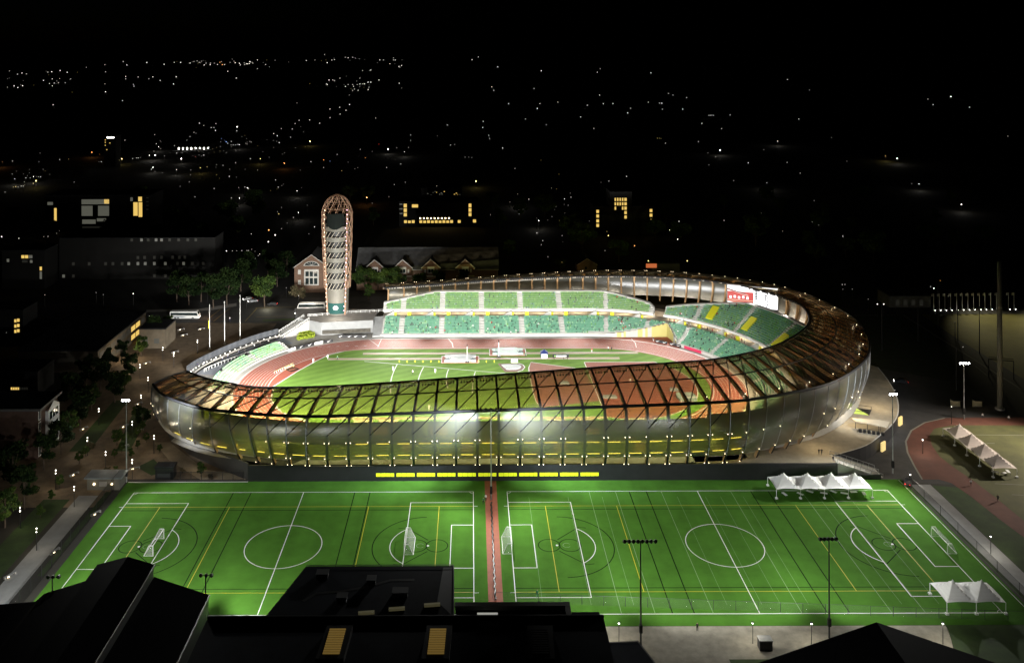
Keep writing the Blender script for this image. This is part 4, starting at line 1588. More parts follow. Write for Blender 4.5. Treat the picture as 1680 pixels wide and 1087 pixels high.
mid_mast = (4.95, 233.2)
mast(*mid_mast, 24.0, 'tall floodlight mast in front of the glazed facade at the top of the red strip', 5, 5.4, 1, True)
mast(33.6, 176.3, 20.7, 'dark floodlight mast with a wide row of lamps on the paved strip', 8, 6.2, 1)
mast(72.1, 178.2, 20.0, 'dark floodlight mast with five lamps above the right pitch', 5, 3.2, 1)
mast(-54.9, 181, 11.4, 'short floodlight mast behind the gabled dark roof, right of the ridge', 3, 2.2, 1)
mast(-86.4, 181, 11.2, 'short floodlight mast behind the gabled dark roof, left of the ridge', 3, 2.2, 1)
mast(117.8, 246.8, 22.6, 'pale slim floodlight mast beside the deck stairs', 3, 1.6, -1, True)
mast(-95.6, 243.4, 23.0, 'pale slim floodlight mast at the far left corner of the turf', 3, 1.6, -1, True)
p = W(1581.5, 687); mast(p.x, p.y, 26 * 0 + 18.3, 'pale floodlight mast behind the second track', 4, 2.6, -1, True)
p = W(1640.6, 671)
o = thing('monument_pole', 'thick pale grey pole, the tallest, behind the second track', 'pole', p)
mb = MB(); mb.tube([(0, 0, 0), (0, 0, 48.6)], .85, 0, 16, r2=.72); part(mb, 'shaft', [mat('pale_shaft', (.30, .28, .22), .6)], o, True)
mb = MB(); mb.tube([(0, 0, 0), (0, 0, .5)], 1.5, 0, 12); part(mb, 'footing', [M_conc], o)

# net lying along the strip, hung net on the near touchline
mb = MB()
pts = [(4.9 + .12 * math.sin(k * 1.7), 190.5 + 41 * k / 60, .25 + .05 * math.sin(k * 2.3)) for k in range(61)]
mb.tube(pts, .2, 0, 6)
mb.build('rolled_net', [M_black]); tag(bpy.data.objects['rolled_net'], 'long rolled black divider net lying on the red strip', 'net')
o = thing('net_fence', 'faint tall net sagging along the near touchline of the right pitch', 'net')
A_, B_ = W(806, 985, 0), W(1690, 1023, 0)
A_ = Vector((4.9, 190.2, 0)); B_ = Vector((116, 183.0, 0))
mb = MB()
for k in range(24):
    f0, f1 = k / 24, (k + 1) / 24
    a, b = A_.lerp(B_, f0), A_.lerp(B_, f1)
    mb.face([a, b, b + Vector((0, 0, 2.0)), a + Vector((0, 0, 2.0))])
mb.build('mesh', [M_netf], o)
for k in range(25):
    a = A_.lerp(B_, k / 24)
    mb = MB(); mb.tube([a, a + Vector((0, 0, 2.05))], .045, 0, 4); mb.build('post', [M_dsteel], o)
mb = MB(); mb.tube([A_ + Vector((0, 0, 2.05)), B_ + Vector((0, 0, 2.05))], .03, 0, 4); mb.build('top_cord', [M_dsteel], o)


def fence(name, label, P, h, st, m=M_fence):
    o = thing(name, label, 'fence')
    mb = MB()
    for a, b in zip(P, P[1:]):
        mb.face([(*a, 0), (*b, 0), (*b, h), (*a, h)])
    mb.build('mesh', [m], o)
    for a, b in zip(P, P[1:]):
        n = max(1, int(math.hypot(b[0] - a[0], b[1] - a[1]) / st))
        for k in range(n + 1):
            x, y = a[0] + (b[0] - a[0]) * k / n, a[1] + (b[1] - a[1]) * k / n
            mb = MB(); mb.tube([(x, y, 0), (x, y, h + .1)], .06, 0, 4); mb.build('post', [M_black], o)
        mb = MB(); mb.tube([(*a, h), (*b, h)], .05, 0, 4); mb.build('rail', [M_black], o)
    return o


fence('mesh_fence', 'dark mesh fence along the left edge of the turf', [(-97.2, 184), (-97.2, 242)], 3.6, 4.5)
fence('mesh_fence', 'dark mesh fence with slim posts along the right edge of the turf', [(119.2, 184), (119.2, 240.5)], 2.6, 7.2)
fence('mesh_fence', 'low dark fence behind the far left touchline by the kiosk', [(-84, 244.6), (-63.5, 244.4)], 2.2, 2.6)

# ------------------------------------------------------------------ right side: path, second track, fields
t = MB(); t.sheet([(120.2, 170), (125.2, 170), (125.0, 240.5), (119.6, 240.5)], Z1); struct('path', t, [M_concg])
t = MB(); t.sheet([(119.0, 170), (120.2, 170), (120.2, 241), (119.0, 241)], .008)
t.sheet([(125.4, 150), (145, 150), (136, 238), (125.2, 240)], .008)
struct('grass_verge', t, [M_lawn])
t = MB(); t.sheet([(101.5, 243.8), (170, 236), (176, 330), (150, 352), (132, 300)], .006); struct('service_road', t, [M_asph])
outer = [(1680, 684.5), (1600, 684.6), (1550, 685.5), (1517, 693), (1495, 706), (1486, 724), (1489, 742), (1500, 764), (1513, 786), (1540, 786), (1561, 792), (1594, 815), (1638, 850), (1680, 881)]
P = [W(u, v) for u, v in outer] + [Vector((175, 180, 0)), Vector((240, 180, 0)), Vector((240, 284.5, 0))]
t = MB(); t.sheet([(p.x, p.y) for p in P], Z2); struct('second_track', t, [mat('old_track', (.12, .042, .026), .85, var=.2, vscale=.3)])
inner = [(1680, 697.5), (1560, 697.5), (1533, 703), (1525, 714), (1529, 730), (1541, 748), (1564, 766), (1594, 786), (1632, 814.6), (1680, 854)]
P = [W(u, v) for u, v in inner] + [Vector((182, 180, 0)), Vector((236, 180, 0)), Vector((236, 278, 0))]
t = MB(); t.sheet([(p.x, p.y) for p in P], Z3); struct('second_field', t, [mat('dim_field', (.075, .075, .022), .9, var=.3, vscale=.12)])
t = MB(); t.line([W(u, v) for u, v in outer[2:9]], .5, Z4)
for a, b in (((1598, 713), (1680, 714)), ((1632, 793), (1680, 795)), ((1660, 811), (1680, 812)), ((1590, 727), (1632, 727))):
    t.line([W(*a), W(*b)], .18, Z4)
struct('second_track_markings', t, [mat('dim_line', (.22, .21, .17), .8)])
P = [W(1511, 515.6), W(1700, 514.6), W(1760, 560), W(1760, 680), W(1680, 622), W(1571.5, 556)]
t = MB(); t.sheet([(p.x, p.y) for p in P], Z1); struct('yellow_field', t, [M_yfield])
t = MB()
t.line([W(1400, 517.5), W(1482, 516.8), W(1680, 641)], 1.0, Z2)
t.line([W(1600, 600), W(1622, 618)], .6, Z2)
struct('far_path', t, [mat('dim_path', (.13, .13, .11), .9)])
P = [W(1408, 519), W(1480, 518), W(1575, 578), W(1560, 625), W(1420, 600)]
t = MB(); t.sheet([(p.x, p.y) for p in P], Z1); struct('dark_field', t, [mat('dark_lawn', (.02, .028, .01), .9, var=.4)])
# flag poles behind the yellow field
fp = thing('flagpole', 'slim white flagpole with a small pale flag in the row behind the yellow field', 'flagpole', (0, 0, 0), 0, 'flagpoles behind the yellow field')
mb = MB(); mb.tube([(0, 0, 0), (0, 0, 7.6)], .10, 0, 6); part(mb, 'pole', [M_white], fp)
mb = MB(); mb.face([(0, 0, 7.5), (-1.0, .15, 7.35), (-1.05, .1, 6.3), (0, 0, 6.4)]); part(mb, 'flag', [mat('pale_flag', (.4, .4, .38), .7)], fp)
mb = MB(); mb.ball((0, -1.2, .35), .15); part(mb, 'ground_lamp', [M_bulbw], fp)
reg(fp)
for k, x in enumerate((455, 500, 545, 592, 640, 685, 732, 778, 825, 870, 917, 963, 1060, 1105)):
    p = W(1440 + x / 4.942, 510.3 - .003 * x)
    if k == 0: fp.location = p
    else: copy_tree(fp, p)
# dark net posts
for u, v0_, v1_ in ((1539, 470, 538), (1571.5, 482, 560), (1607, 503, 580), (1567, 529, 556), (1506, 508, 560), (1447, 498, 575), (1569, 570, 640)):
    p = W(u, v1_); h = (v1_ - v0_) * p.y / F
    o = thing('net_post', 'dark slim net post by the yellow field', 'post', p, 0, 'net posts by the yellow field')
    mb = MB(); mb.tube([(0, 0, 0), (0, 0, h)], .2, 0, 6, r2=.12); part(mb, 'shaft', [M_black], o)
    mb = MB(); mb.tube([(0, 0, h), (0, 0, h + .25)], .25, 0, 6); part(mb, 'cap', [M_black], o)
p0, p1 = W(1622, 618), W(1663, 622)
o = thing('goal_gantry', 'dark steel gantry frame on the near edge of the yellow field', 'gantry')
mb = MB(); h = 6.5
mb.tube([p0, p0 + Vector((0, 0, h)), p1 + Vector((0, 0, h)), p1], .22, 0, 5); mb.build('frame', [M_black], o)
mb = MB(); mb.tube([p0 + Vector((0, 0, h + .7)), p1 + Vector((0, 0, h + .7))], .1, 0, 4); mb.build('rail', [M_black], o)
for u in (1570, 1606):
    p = W(u, 669)
    o = thing('lit_shelter', 'small lit shelter left of the thick grey pole, ' + ('farther from it' if u < 1600 else 'next to it'), 'shelter', p, 0, 'lit shelters')
    mb = MB(); mb.box(-1.6, 1.6, .9, 1.1, 0, 2.6); part(mb, 'back', [mat('shelter_wall', (.3, .28, .2), .7)], o)
    mb = MB(); mb.box(-1.8, 1.8, -1, 1.2, 2.6, 2.75); part(mb, 'roof', [M_dsteel], o)
    mb = MB(); mb.box(-.5, .5, -.1, .2, 2.45, 2.58); part(mb, 'lamp', [M_bulb], o)
    mb = MB(); mb.box(-1.3, 1.3, .2, .8, .4, .5); part(mb, 'bench', [M_conc], o)
# kiosk canopy on the deck
p = W(1425, 707, 4.2)
o = thing('deck_canopy', 'low tan canopy roof over dark counters on the right-hand deck', 'canopy', (p.x, p.y, 4.2), R(-12))
mb = MB(); mb.prism([(-4.4, 1.8), (-3.8, -.4), (.5, -1.5), (4.4, -3.2), (6.2, 1.2), (3, 2.2)], 2.6, 2.85); part(mb, 'roof', [mat('tan_canopy', (.42, .36, .26), .7)], o)
mb = MB()
for x, y in ((-3.4, 1.2), (0, 1.4), (3.5, 1), (2.5, -1.4)): mb.tube([(x, y, 0), (x, y, 2.6)], .08, 0, 5)
part(mb, 'posts', [M_dsteel], o)
mb = MB()
for k in range(6): mb.box(-3 + 1.2 * k, -2.2 + 1.2 * k, -1.4 - .25 * k, -.7 - .25 * k, 0, .9)
part(mb, 'counter', [M_black], o)

# ------------------------------------------------------------------ left plaza, roads
t = MB()
t.sheet([(-140, 230), (-98, 230), (-98, 245), (-62, 245), (-98, 300), (-106, 330), (-85, 366), (-85, 386), (-150, 386), (-140, 300)], .006)
struct('brick_plaza', t, [M_paver])
t = MB(); t.sheet([(-105.5, 150), (-100.2, 150), (-100.2, 236), (-105.5, 236)], Z1); struct('left_path', t, [M_concg])
t = MB()
t.sheet([(-75.5, 244.5), (-62, 244.5), (-64, 247), (-76, 250.5), (-83, 258), (-89, 257)], Z1)
t.sheet([(-88, 256), (-83, 258), (-92, 268), (-97, 268)], Z1 + .002)
struct('left_terrace', t, [mat('warm_paving', (.32, .26, .18), .85, var=.25)])
for A_, B_, C_, D_ in (((-112, 296), (-105, 262), (-100, 262), (-105, 296)), ((-111, 232), (-106.5, 232), (-106.5, 222), (-111, 214)), ((-96, 250), (-89, 248), (-86, 252), (-93, 256)), ((-118, 256), (-113, 256), (-112, 244), (-118, 240)), ((-111, 200), (-106.5, 206), (-106.5, 170), (-112, 170))):
    pass
t = MB()
for poly in ([(-112, 292), (-106, 262), (-102, 262), (-106, 292)], [(-99, 238), (-97.6, 238), (-97.6, 200), (-99, 200)], [(-114, 234), (-107, 234), (-107, 160), (-114, 160)], [(-96, 252), (-90, 247), (-86.5, 249), (-93, 257)], [(-122, 300), (-117, 300), (-114, 262), (-120, 262)]):
    t.sheet(poly, Z2)
struct('planting_bed', t, [M_lawn])
t = MB()
t.sheet([(-260, 388), (-85, 384), (-52, 392), (-40, 404), (-40, 425), (-260, 412)], .008)
t.sheet([(-103, 400), (-92, 400), (-78, 900), (-92, 900)], .0095)
struct('road', t, [M_asph])
t = MB()
t.sheet([(-92, 386.5), (-56, 390.5), (-57, 394), (-92, 389.5)], Z2)
struct('roadside_grass', t, [mat('verge', (.04, .07, .012), .9, var=.3)])
t = MB()
t.line([W(418, 505), W(485, 503.6)], .3, Z2); t.line([W(402, 527), W(422, 505)], .3, Z2); t.line([W(350, 527), W(378, 505)], .3, Z2)
t.line([W(340, 524), W(362, 507)], .3, Z2); t.line([W(470, 518.5), W(420, 520)], .25, Z2)
struct('road_markings', t, [mat('road_yellow', (.3, .22, .08), .8)])
t = MB(); t.sheet([(p.x, p.y) for p in (W(330, 506), W(388, 497), W(388, 502), W(345, 509), W(240, 512), W(240, 508))], Z2); struct('pavement', t, [M_conc])
# flagpoles at the plaza
for k, (u, vt, vb, lab) in enumerate(((344, 500, 572.5, 'tall white flagpole with a yellow banner, nearest of three by the curved fence'), (368.5, 495, 564, 'tall white flagpole, middle of three by the curved fence'), (394, 485, 557, 'tall white flagpole, farthest of three by the curved fence'))):
    p = W(u, vb)
    o = thing('flagpole', lab, 'flagpole', p, 0, 'flagpoles by the curved fence')
    h = (vb - vt) * p.y / F
    mb = MB(); mb.tube([(0, 0, 0), (0, 0, h)], .16, 0, 8, r2=.09); part(mb, 'pole', [M_white], o)
    mb = MB(); mb.tube([(0, 0, 0), (0, 0, .4)], .5, 0, 8); part(mb, 'footing', [M_concw], o)
    mb = MB(); mb.ball((0, 0, h + .12), .18); part(mb, 'finial', [M_white], o)
    if k == 0:
        mb = MB(); mb.box(-.5, .1, -.03, .03, 8.2, 11.4); part(mb, 'banner', [M_yel], o)
# double-headed path lamps
lp = thing('path_lamp', 'slim dark path lamp with two stacked white lights on the brick walkway', 'street lamp', (0, 0, 0), 0, 'stacked path lamps on the left plaza')
mb = MB(); mb.tube([(0, 0, 0), (0, 0, 5.6)], .08, 0, 6); part(mb, 'post', [M_black], lp)
mb = MB(); mb.ball((0, 0, 5.3), .13); part(mb, 'upper_light', [M_bulbw], lp)
mb = MB(); mb.ball((0, -.05, 4.45), .12); part(mb, 'lower_light', [M_bulbw], lp)
reg(lp)
LAMPS = [(162, 670), (143.5, 717.5), (173.3, 740.7), (91.4, 770.7), (121.7, 797.7), (217, 691.5), (252.5, 714.6), (217, 753.9), (231.4, 648), (243, 619), (267, 570), (285, 580), (229.6, 598), (324, 557.5), (60, 866), (33, 832)]
LP3 = []
for k, (u, v) in enumerate(LAMPS):
    q = W(u, v, 5.3); q.z = 0; LP3.append(q)
    if k == 0: lp.location = q
    else: copy_tree(lp, q)
# low bench lights (warm)
bn = thing('lit_bench', 'pale bench slab with a warm lamp beneath it on the left plaza', 'bench', (0, 0, 0), 0, 'lit benches on the left plaza')
mb = MB(); mb.box(-1.4, 1.4, -.3, .3, .4, .52); part(mb, 'slab', [M_concg], bn)
mb = MB(); mb.box(-1.4, -1.1, -.3, .3, 0, .4); mb.box(1.1, 1.4, -.3, .3, 0, .4); part(mb, 'feet', [M_conc], bn)
mb = MB(); mb.box(-.8, -.3, -.42, -.36, .2, .38); part(mb, 'lamp', [M_bulb], bn)
reg(bn)
for k, (u, v, a) in enumerate([(133, 656, 40), (227, 663, 55), (137.5, 703.5, 60), (228.5, 707, 45), (203.7, 700, 50), (203.7, 733, 40), (121.6, 778.5, 60), (221, 769, 20), (297, 541, 40), (330, 540, 40), (302, 550, 40), (287, 578, 45), (241, 596, 45), (214, 612, 50), (90, 905, 70), (16, 945, 60), (157, 843, 60)]):
    q = W(u, v)
    if k == 0: bn.location = q; bn.rotation_euler = (0, 0, R(a))
    else: copy_tree(bn, q, R(a))
# street lamps on the paved strip and by the right path
sl = thing('street_lamp', 'dark street lamp with a single white light left of the dark mast', 'street lamp', W(1015.5, 1055), 0, 'single street lamps')
mb = MB(); mb.tube([(0, 0, 0), (0, 0, 4.1)], .07, 0, 6); part(mb, 'post', [M_black], sl)
mb = MB(); mb.ball((0, 0, 4.15), .2, 0, .6); part(mb, 'light', [M_bulbw], sl)
mb = MB(); mb.tube([(0, 0, 4.28), (0, 0, 4.36)], .3, 0, 8); part(mb, 'hood', [M_black], sl)
reg(sl)
SLAMP = [Vector(sl.location)]
for u, v, lab in ((1235, 1055, 'dark street lamp on the paved strip beside the dark equipment box'), (1331.5, 1056, 'dark street lamp on the paved strip left of the gabled right roof'), (1547, 1056, 'dark street lamp at the right end of the paved strip'),
                  (1493.5, 803, 'dark street lamp at the far end of the right-hand path'), (1625.5, 908, 'dark street lamp halfway along the right-hand path'), (1514, 744, 'street lamp standing on the bend of the second track')):
    q = W(u, v); SLAMP.append(q); copy_tree(sl, q, label=lab)

# vehicles
def bus(p, rz, label):
    o = thing('coach', label, 'bus', p, rz)
    L, Wd, H_ = 12.8, 2.55, 3.5
    prof = [(-L / 2, .45), (L / 2 - .15, .45), (L / 2, .9), (L / 2 - .1, 1.7), (L / 2 - .75, 3.3), (L / 2 - 1.3, H_), (-L / 2 + .25, H_), (-L / 2, 3.2)]
    mb = MB(); mb.yprism(prof, -Wd / 2, Wd / 2); part(mb, 'body', [M_white], o)
    mb = MB()
    for s2 in (-1, 1):
        y = s2 * (Wd / 2 + .012)
        mb.face([(-L / 2 + .4, y, 1.95), (L / 2 - .5, y, 1.7), (L / 2 - .9, y, 2.95), (-L / 2 + .4, y, 2.95)])
    part(mb, 'side_window', [M_glass], o)
    mb = MB(); mb.face([(L / 2 - .07, -1.15, 1.6), (L / 2 - .07, 1.15, 1.6), (L / 2 - .72, 1.15, 3.28), (L / 2 - .72, -1.15, 3.28)]); part(mb, 'windscreen', [M_glass], o)
    mb = MB()
    for s2 in (-1, 1):
        y = s2 * (Wd / 2 + .02)
        mb.face([(-L / 2 + .5, y, 1.0), (-1, y, .9), (1.5, y, 1.5), (-L / 2 + .5, y, 1.6)])
    part(mb, 'grey_swash', [mat('swash', (.35, .38, .42), .5)], o)
    for x in (L / 2 - 2.7, -L / 2 + 2.3, -L / 2 + 3.6):
        for s2 in (-1, 1):
            mb = MB(); mb.tube([(x, s2 * (Wd / 2 - .3), .5), (x, s2 * (Wd / 2 + .03), .5)], .5, 0, 14); w = part(mb, 'wheel', [M_black], o)
            mb = MB(); mb.tube([(x, s2 * (Wd / 2 + .03), .5), (x, s2 * (Wd / 2 + .05), .5)], .26, 0, 10); part(mb, 'rim', [M_steel], w)
    for s2 in (-1, 1):
        mb = MB(); mb.ball((L / 2 - .02, s2 * .95, .85), .13); part(mb, 'headlight', [M_bulbw], o)
        mb = MB(); mb.tube([(L / 2 - .5, s2 * 1.2, 3.2), (L / 2 + .25, s2 * 1.35, 2.9), (L / 2 + .25, s2 * 1.35, 2.4)], .06, 0, 4); part(mb, 'mirror', [M_black], o)
    return o


p = W(511, 508.6); bus(p, math.pi, 'white touring coach with a dark window band parked left of the tower')
p = W(304, 522.5); bus(p, 0, 'white coach waiting at the left crossing')


def car(p, rz, label, col, lights):
    o = thing('car', label, 'car', p, rz, 'cars on the dark streets')
    prof = [(-2.2, .35), (2.2, .35), (2.25, .75), (1.2, .95), (.5, 1.42), (-1.2, 1.45), (-1.9, 1.0), (-2.25, .9)]
    mb = MB(); mb.yprism(prof, -.88, .88); part(mb, 'body', [col], o)
    mb = MB()
    for s2 in (-1, 1):
        mb.face([(1.0, s2 * .89, .95), (.45, s2 * .89, 1.36), (-1.15, s2 * .89, 1.38), (-1.7, s2 * .89, .98)])
    part(mb, 'window', [M_glass], o)
    for x in (-1.4, 1.4):
        for s2 in (-1, 1):
            mb = MB(); mb.tube([(x, s2 * .7, .33), (x, s2 * .9, .33)], .33, 0, 10); part(mb, 'wheel', [M_black], o)
    for s2 in (-1, 1):
        mb = MB(); mb.ball((2.2, s2 * .6, .65), .16); part(mb, 'headlight', [M_bulbw if lights else M_glass], o)
        mb = MB(); mb.ball((-2.2, s2 * .6, .75), .14); part(mb, 'tail_light', [mat('tail_red', (.4, .02, .02), .4, emit=(1, .05, .03), estr=4, sample=False)], o)
    return o


cw, cd, cs = mat('car_white', (.6, .6, .6), .3), mat('car_dark', (.03, .03, .035), .3), mat('car_silver', (.3, .31, .32), .3, .5)
for u, v, a, lab, c, l in ((407, 492, 200, 'pale car parked below the lit street tree, left of three', cw, 1), (415, 495.5, 200, 'silver car parked below the lit street tree, middle of three', cs, 1), (447, 500, 180, 'dark car parked right of the lit street tree trunk', cd, 0),
                           (238, 520, 0, 'dark car with red tail lights left of the waiting coach', cd, 1), (1478, 628, 160, 'dark car with bright headlights on the road right of the stadium', cd, 1), (1490, 793, 60, 'dark car beside the far end of the right-hand path', cd, 0)):
    car(W(u, v), R(a), lab, c, l)

# ------------------------------------------------------------------ trees
def leaf_cloud(rg, n, rx, rz_, zc, size, clumps, mats):
    mb = MB()
    cl = []
    for k in range(clumps):
        a = rg.uniform(0, 2 * math.pi); q = rg.random() ** .5 * .78
        zz = rg.uniform(-.75, .85)
        s_ = math.sqrt(max(.1, 1 - zz * zz * .8))
        cl.append((q * rx * s_ * math.cos(a), q * rx * s_ * math.sin(a), zc + zz * rz_, rg.uniform(.24, .46) * rx, rg.randrange(3)))
    for k in range(n):
        c = cl[rg.randrange(clumps)]
        d = Vector((rg.gauss(0, 1), rg.gauss(0, 1), rg.gauss(0, 1))).normalized() * c[3] * rg.random() ** .4
        p = Vector(c[:3]) + Vector((d.x, d.y, d.z * .75))
        a = Vector((rg.gauss(0, 1), rg.gauss(0, 1), rg.gauss(0, 1))).normalized() * size * rg.uniform(.6, 1.2)
        b = a.cross(Vector((rg.gauss(0, 1), rg.gauss(0, 1), rg.gauss(0, 1)))).normalized() * size * rg.uniform(.4, .7)
        mb.face([p - a, p + b, p + a, p - b], c[4] if rg.random() < .75 else rg.randrange(3))
    return mb, cl


def tree_proto(seed, rx, rz_, zc, n, size, mats, label, name='tree'):
    rg = random.Random(seed)
    o = thing(name, label, 'tree')
    mb, cl = leaf_cloud(rg, n, rx, rz_, zc, size, 16, mats)
    part(mb, 'crown', mats, o)
    mb = MB()
    mb.tube([(0, 0, 0), (.1, .05, zc * .4), (0, .1, zc * .9), (.1, 0, zc + rz_ * .5)], .28, 0, 7, r2=.06)
    for c in cl[:9]:
        mb.tube([(0, 0, zc * .45 + .3 * rg.random()), (c[0] * .5, c[1] * .5, (zc * .5 + c[2]) / 2), (c[0] * .9, c[1] * .9, c[2])], .11, 0, 5, r2=.03)
    part(mb, 'trunk', [M_bark], o)
    return reg(o)


TA = tree_proto(1, 4.6, 3.2, 6.4, 2600, .42, M_leaf, 'x')
TB = tree_proto(2, 3.4, 3.6, 6.0, 2200, .38, M_leaf, 'x')
TC = tree_proto(3, 5.6, 4.2, 7.8, 3200, .48, M_leaf, 'x')
TD = tree_proto(4, 4.4, 2.2, 3.2, 1800, .36, M_bush, 'x')
M_leafd = [mat('leaf_shade_a', (.014, .028, .007), .85, spec=.1), mat('leaf_shade_b', (.02, .036, .009), .85, spec=.1), mat('leaf_shade_c', (.009, .02, .006), .85, spec=.1)]  # leaf green darkened so these crowns look shaded
TE = tree_proto(6, 5.2, 5.0, 7.6, 3000, .46, M_leafd, 'x')
TF = tree_proto(7, 3.6, 5.4, 7.8, 2600, .42, M_leafd, 'x')
used = set()


def put(P_, u, v, s_, lab, grp=None, z=0):
    q = W(u, v, z)
    if P_.name not in used:
        used.add(P_.name)
        P_.location = q; P_.scale = (s_,) * 3; P_['label'] = lab
        if grp: P_['group'] = grp
        elif 'group' in P_: del P_['group']
        P_.rotation_euler = (0, 0, rnd.uniform(0, 6))
        return P_
    c = copy_tree(P_, q, rnd.uniform(0, 6), lab, grp, scale=s_)
    return c


put(TC, 434, 503, 1.15, 'broad bright green street tree lit from below beside the crossing')
put(TD, 491, 489, 1.05, 'wide bare brownish tree in front of the brick hall')
put(TB, 605, 493, .8, 'small yellow-green tree between the tower and the far stand')
put(TC, 598, 480, 1.0, 'round dark green tree in front of the first dormer, right of the tower', 'x')['group'] = 'round trees before the dormer house'
put(TC, 640, 481, 1.0, 'round dark green tree in front of the second dormer', 'x')['group'] = 'round trees before the dormer house'
put(TC, 620, 478, .8, 'smaller dark green tree between the first two dormers', 'x')['group'] = 'round trees before the dormer house'
GL = 'dim trees along the left plaza'
lab = 'dark leafy tree among those growing along the left brick plaza'
for u, v, s_, k in ((188, 660, .8, 0), (150, 672, .9, 1), (165, 640, .9, 0), (205, 640, .7, 1), (178, 622, .9, 2), (132, 700, .9, 0), (112, 720, .9, 1), (100, 745, .8, 0), (72, 770, .9, 2), (215, 620, .7, 0), (232, 585, .8, 1), (252, 560, .8, 0),
                    (200, 598, .8, 2), (20, 800, 1., 0), (40, 835, 1., 2), (8, 865, 1., 1), (276, 548, .8, 1), (140, 640, 1, 2), (118, 672, 1, 0), (225, 690, .5, 1), (235, 700, .5, 0), (192, 730, .5, 1), (24, 770, .8, 1)):
    put((TE, TB, TF)[k], u, v, s_, lab, GL)
lab = 'dark tree in the unlit streets behind the crossing'
for u, v, s_, k in ((372, 500, 1.3, 2), (350, 505, 1.2, 0), (395, 478, 1.2, 2), (330, 495, 1.2, 1), (405, 460, 1.2, 0), (310, 500, 1.1, 2), (455, 470, 1.1, 2), (470, 455, 1.1, 0), (440, 455, 1.2, 1), (290, 495, 1.1, 0), (660, 484, .8, 1), (690, 486, .9, 0), (720, 482, .9, 2), (760, 478, .9, 1)):
    put((TE, TF, TE)[k], u, v, s_, lab, 'dark trees behind the crossing')
lab = 'dark tree far out in the unlit town'
for k in range(60):
    u, v = rnd.uniform(20, 1660), rnd.uniform(330, 440)
    if 480 < u < 800 and v > 380: continue
    put((TA, TB, TC)[k % 3], u, v, rnd.uniform(1, 1.6), lab, 'dark trees of the town')
lab = 'low shrub in the planting beds of the left plaza'
for u, v, s_ in ((200, 742, .3), (206, 728, .35), (196, 722, .3), (226, 736, .25), (240, 726, .3), (215, 752, .3), (188, 752, .28), (234, 706, .3), (226, 716, .3), (150, 735, .35), (140, 748, .3), (130, 760, .35), (98, 800, .35), (84, 822, .3), (66, 850, .35), (262, 742, .25), (176, 775, .3), (190, 782, .3), (300, 775, .22), (345, 783, .2)):
    put(TD if v % 2 else TB, u, v, s_, lab, 'shrubs of the left plaza')
c = put(TB, 330, 782, .42, 'small bright green tree beside the left terrace by the low fence')
c = put(TB, 197, 650, .45, 'small yellow-lit tree behind the left slim mast')
put(TA, 920, 445, .7, 'tree glowing reddish under a street lamp behind the far roof')
# yellow-green hedge below the terrace stair
o = thing('flowering_hedge', 'bright yellow-green hedge rows below the terrace stair', 'hedge')
for r_ in range(4):
    mb = MB()
    rg = random.Random(40 + r_)
    a, b = W(487 + 1 * r_, 556 - 4.2 * r_, .4), W(516, 551.5 - 3.9 * r_, .4)
    for k in range(900):
        f = rg.random()
        q = a.lerp(b, f) + Vector((rg.gauss(0, .15), rg.gauss(0, .45), rg.uniform(-.3, .75)))
        d = Vector((rg.gauss(0, 1), rg.gauss(0, 1), rg.gauss(0, 1))).normalized() * .22
        e = d.cross(Vector((rg.gauss(0, 1), rg.gauss(0, 1), 1))).normalized() * .16
        mb.face([q - d, q + e, q + d, q - e], rg.randrange(3))
    mb.build('hedge_row', M_leafy, o)

# ------------------------------------------------------------------ buildings
def bwin(o, x0, x1, z0, z1, y, m, nm='window'):
    mb = MB(); mb.box(x0, x1, y - .06, y + .02, z0, z1)
    w = mb.build(nm, [m], o)
    return w


def gable_house(name, label, x0, x1, y0, y1, eave, ridge, walls, roof, along='y', cat='house'):
    o = thing(name, label, cat)
    mb = MB(); mb.box(x0, x1, y0, y1, 0, eave); mb.build('wall', [walls], o)
    mb = MB()
    if along == 'y':
        m = (x0 + x1) / 2
        mb.yprism([(x0 + .01, eave), (x1 - .01, eave), (m, ridge)], y0, y1, 0); mb.build('gable', [walls], o)
        mb = MB(); e = .4
        for s2, xe in ((-1, x0), (1, x1)):
            mb.face([(m, y0 - e, ridge + .1), (m, y1 + e, ridge + .1), (xe + s2 * e, y1 + e, eave - .2), (xe + s2 * e, y0 - e, eave - .2)])
            mb.face([(m, y0 - e, ridge - .15), (m, y1 + e, ridge - .15), (xe + s2 * e, y1 + e, eave - .45), (xe + s2 * e, y0 - e, eave - .45)])
            mb.face([(m, y0 - e, ridge + .1), (xe + s2 * e, y0 - e, eave - .2), (xe + s2 * e, y0 - e, eave - .45), (m, y0 - e, ridge - .15)], 1)
        mb.build('roof', [roof, M_concw], o)
    else:
        m = (y0 + y1) / 2
        mb.face([(x0, y0, eave), (x0, y1, eave), (x0, m, ridge)]); mb.face([(x1, y0, eave), (x1, y1, eave), (x1, m, ridge)]); mb.build('gable', [walls], o)
        mb = MB(); e = .5
        mb.face([(x0 - e, y0 - e, eave - .2), (x1 + e, y0 - e, eave - .2), (x1 + e, m, ridge + .1), (x0 - e, m, ridge + .1)])
        mb.face([(x0 - e, y1 + e, eave - .2), (x1 + e, y1 + e, eave - .2), (x1 + e, m, ridge + .1), (x0 - e, m, ridge + .1)])
        mb.face([(x0 - e, y0 - e, eave - .2), (x1 + e, y0 - e, eave - .2), (x1 + e, y0 - e, eave - .5), (x0 - e, y0 - e, eave - .5)], 1)
        mb.build('roof', [roof, M_conc], o)
    return o


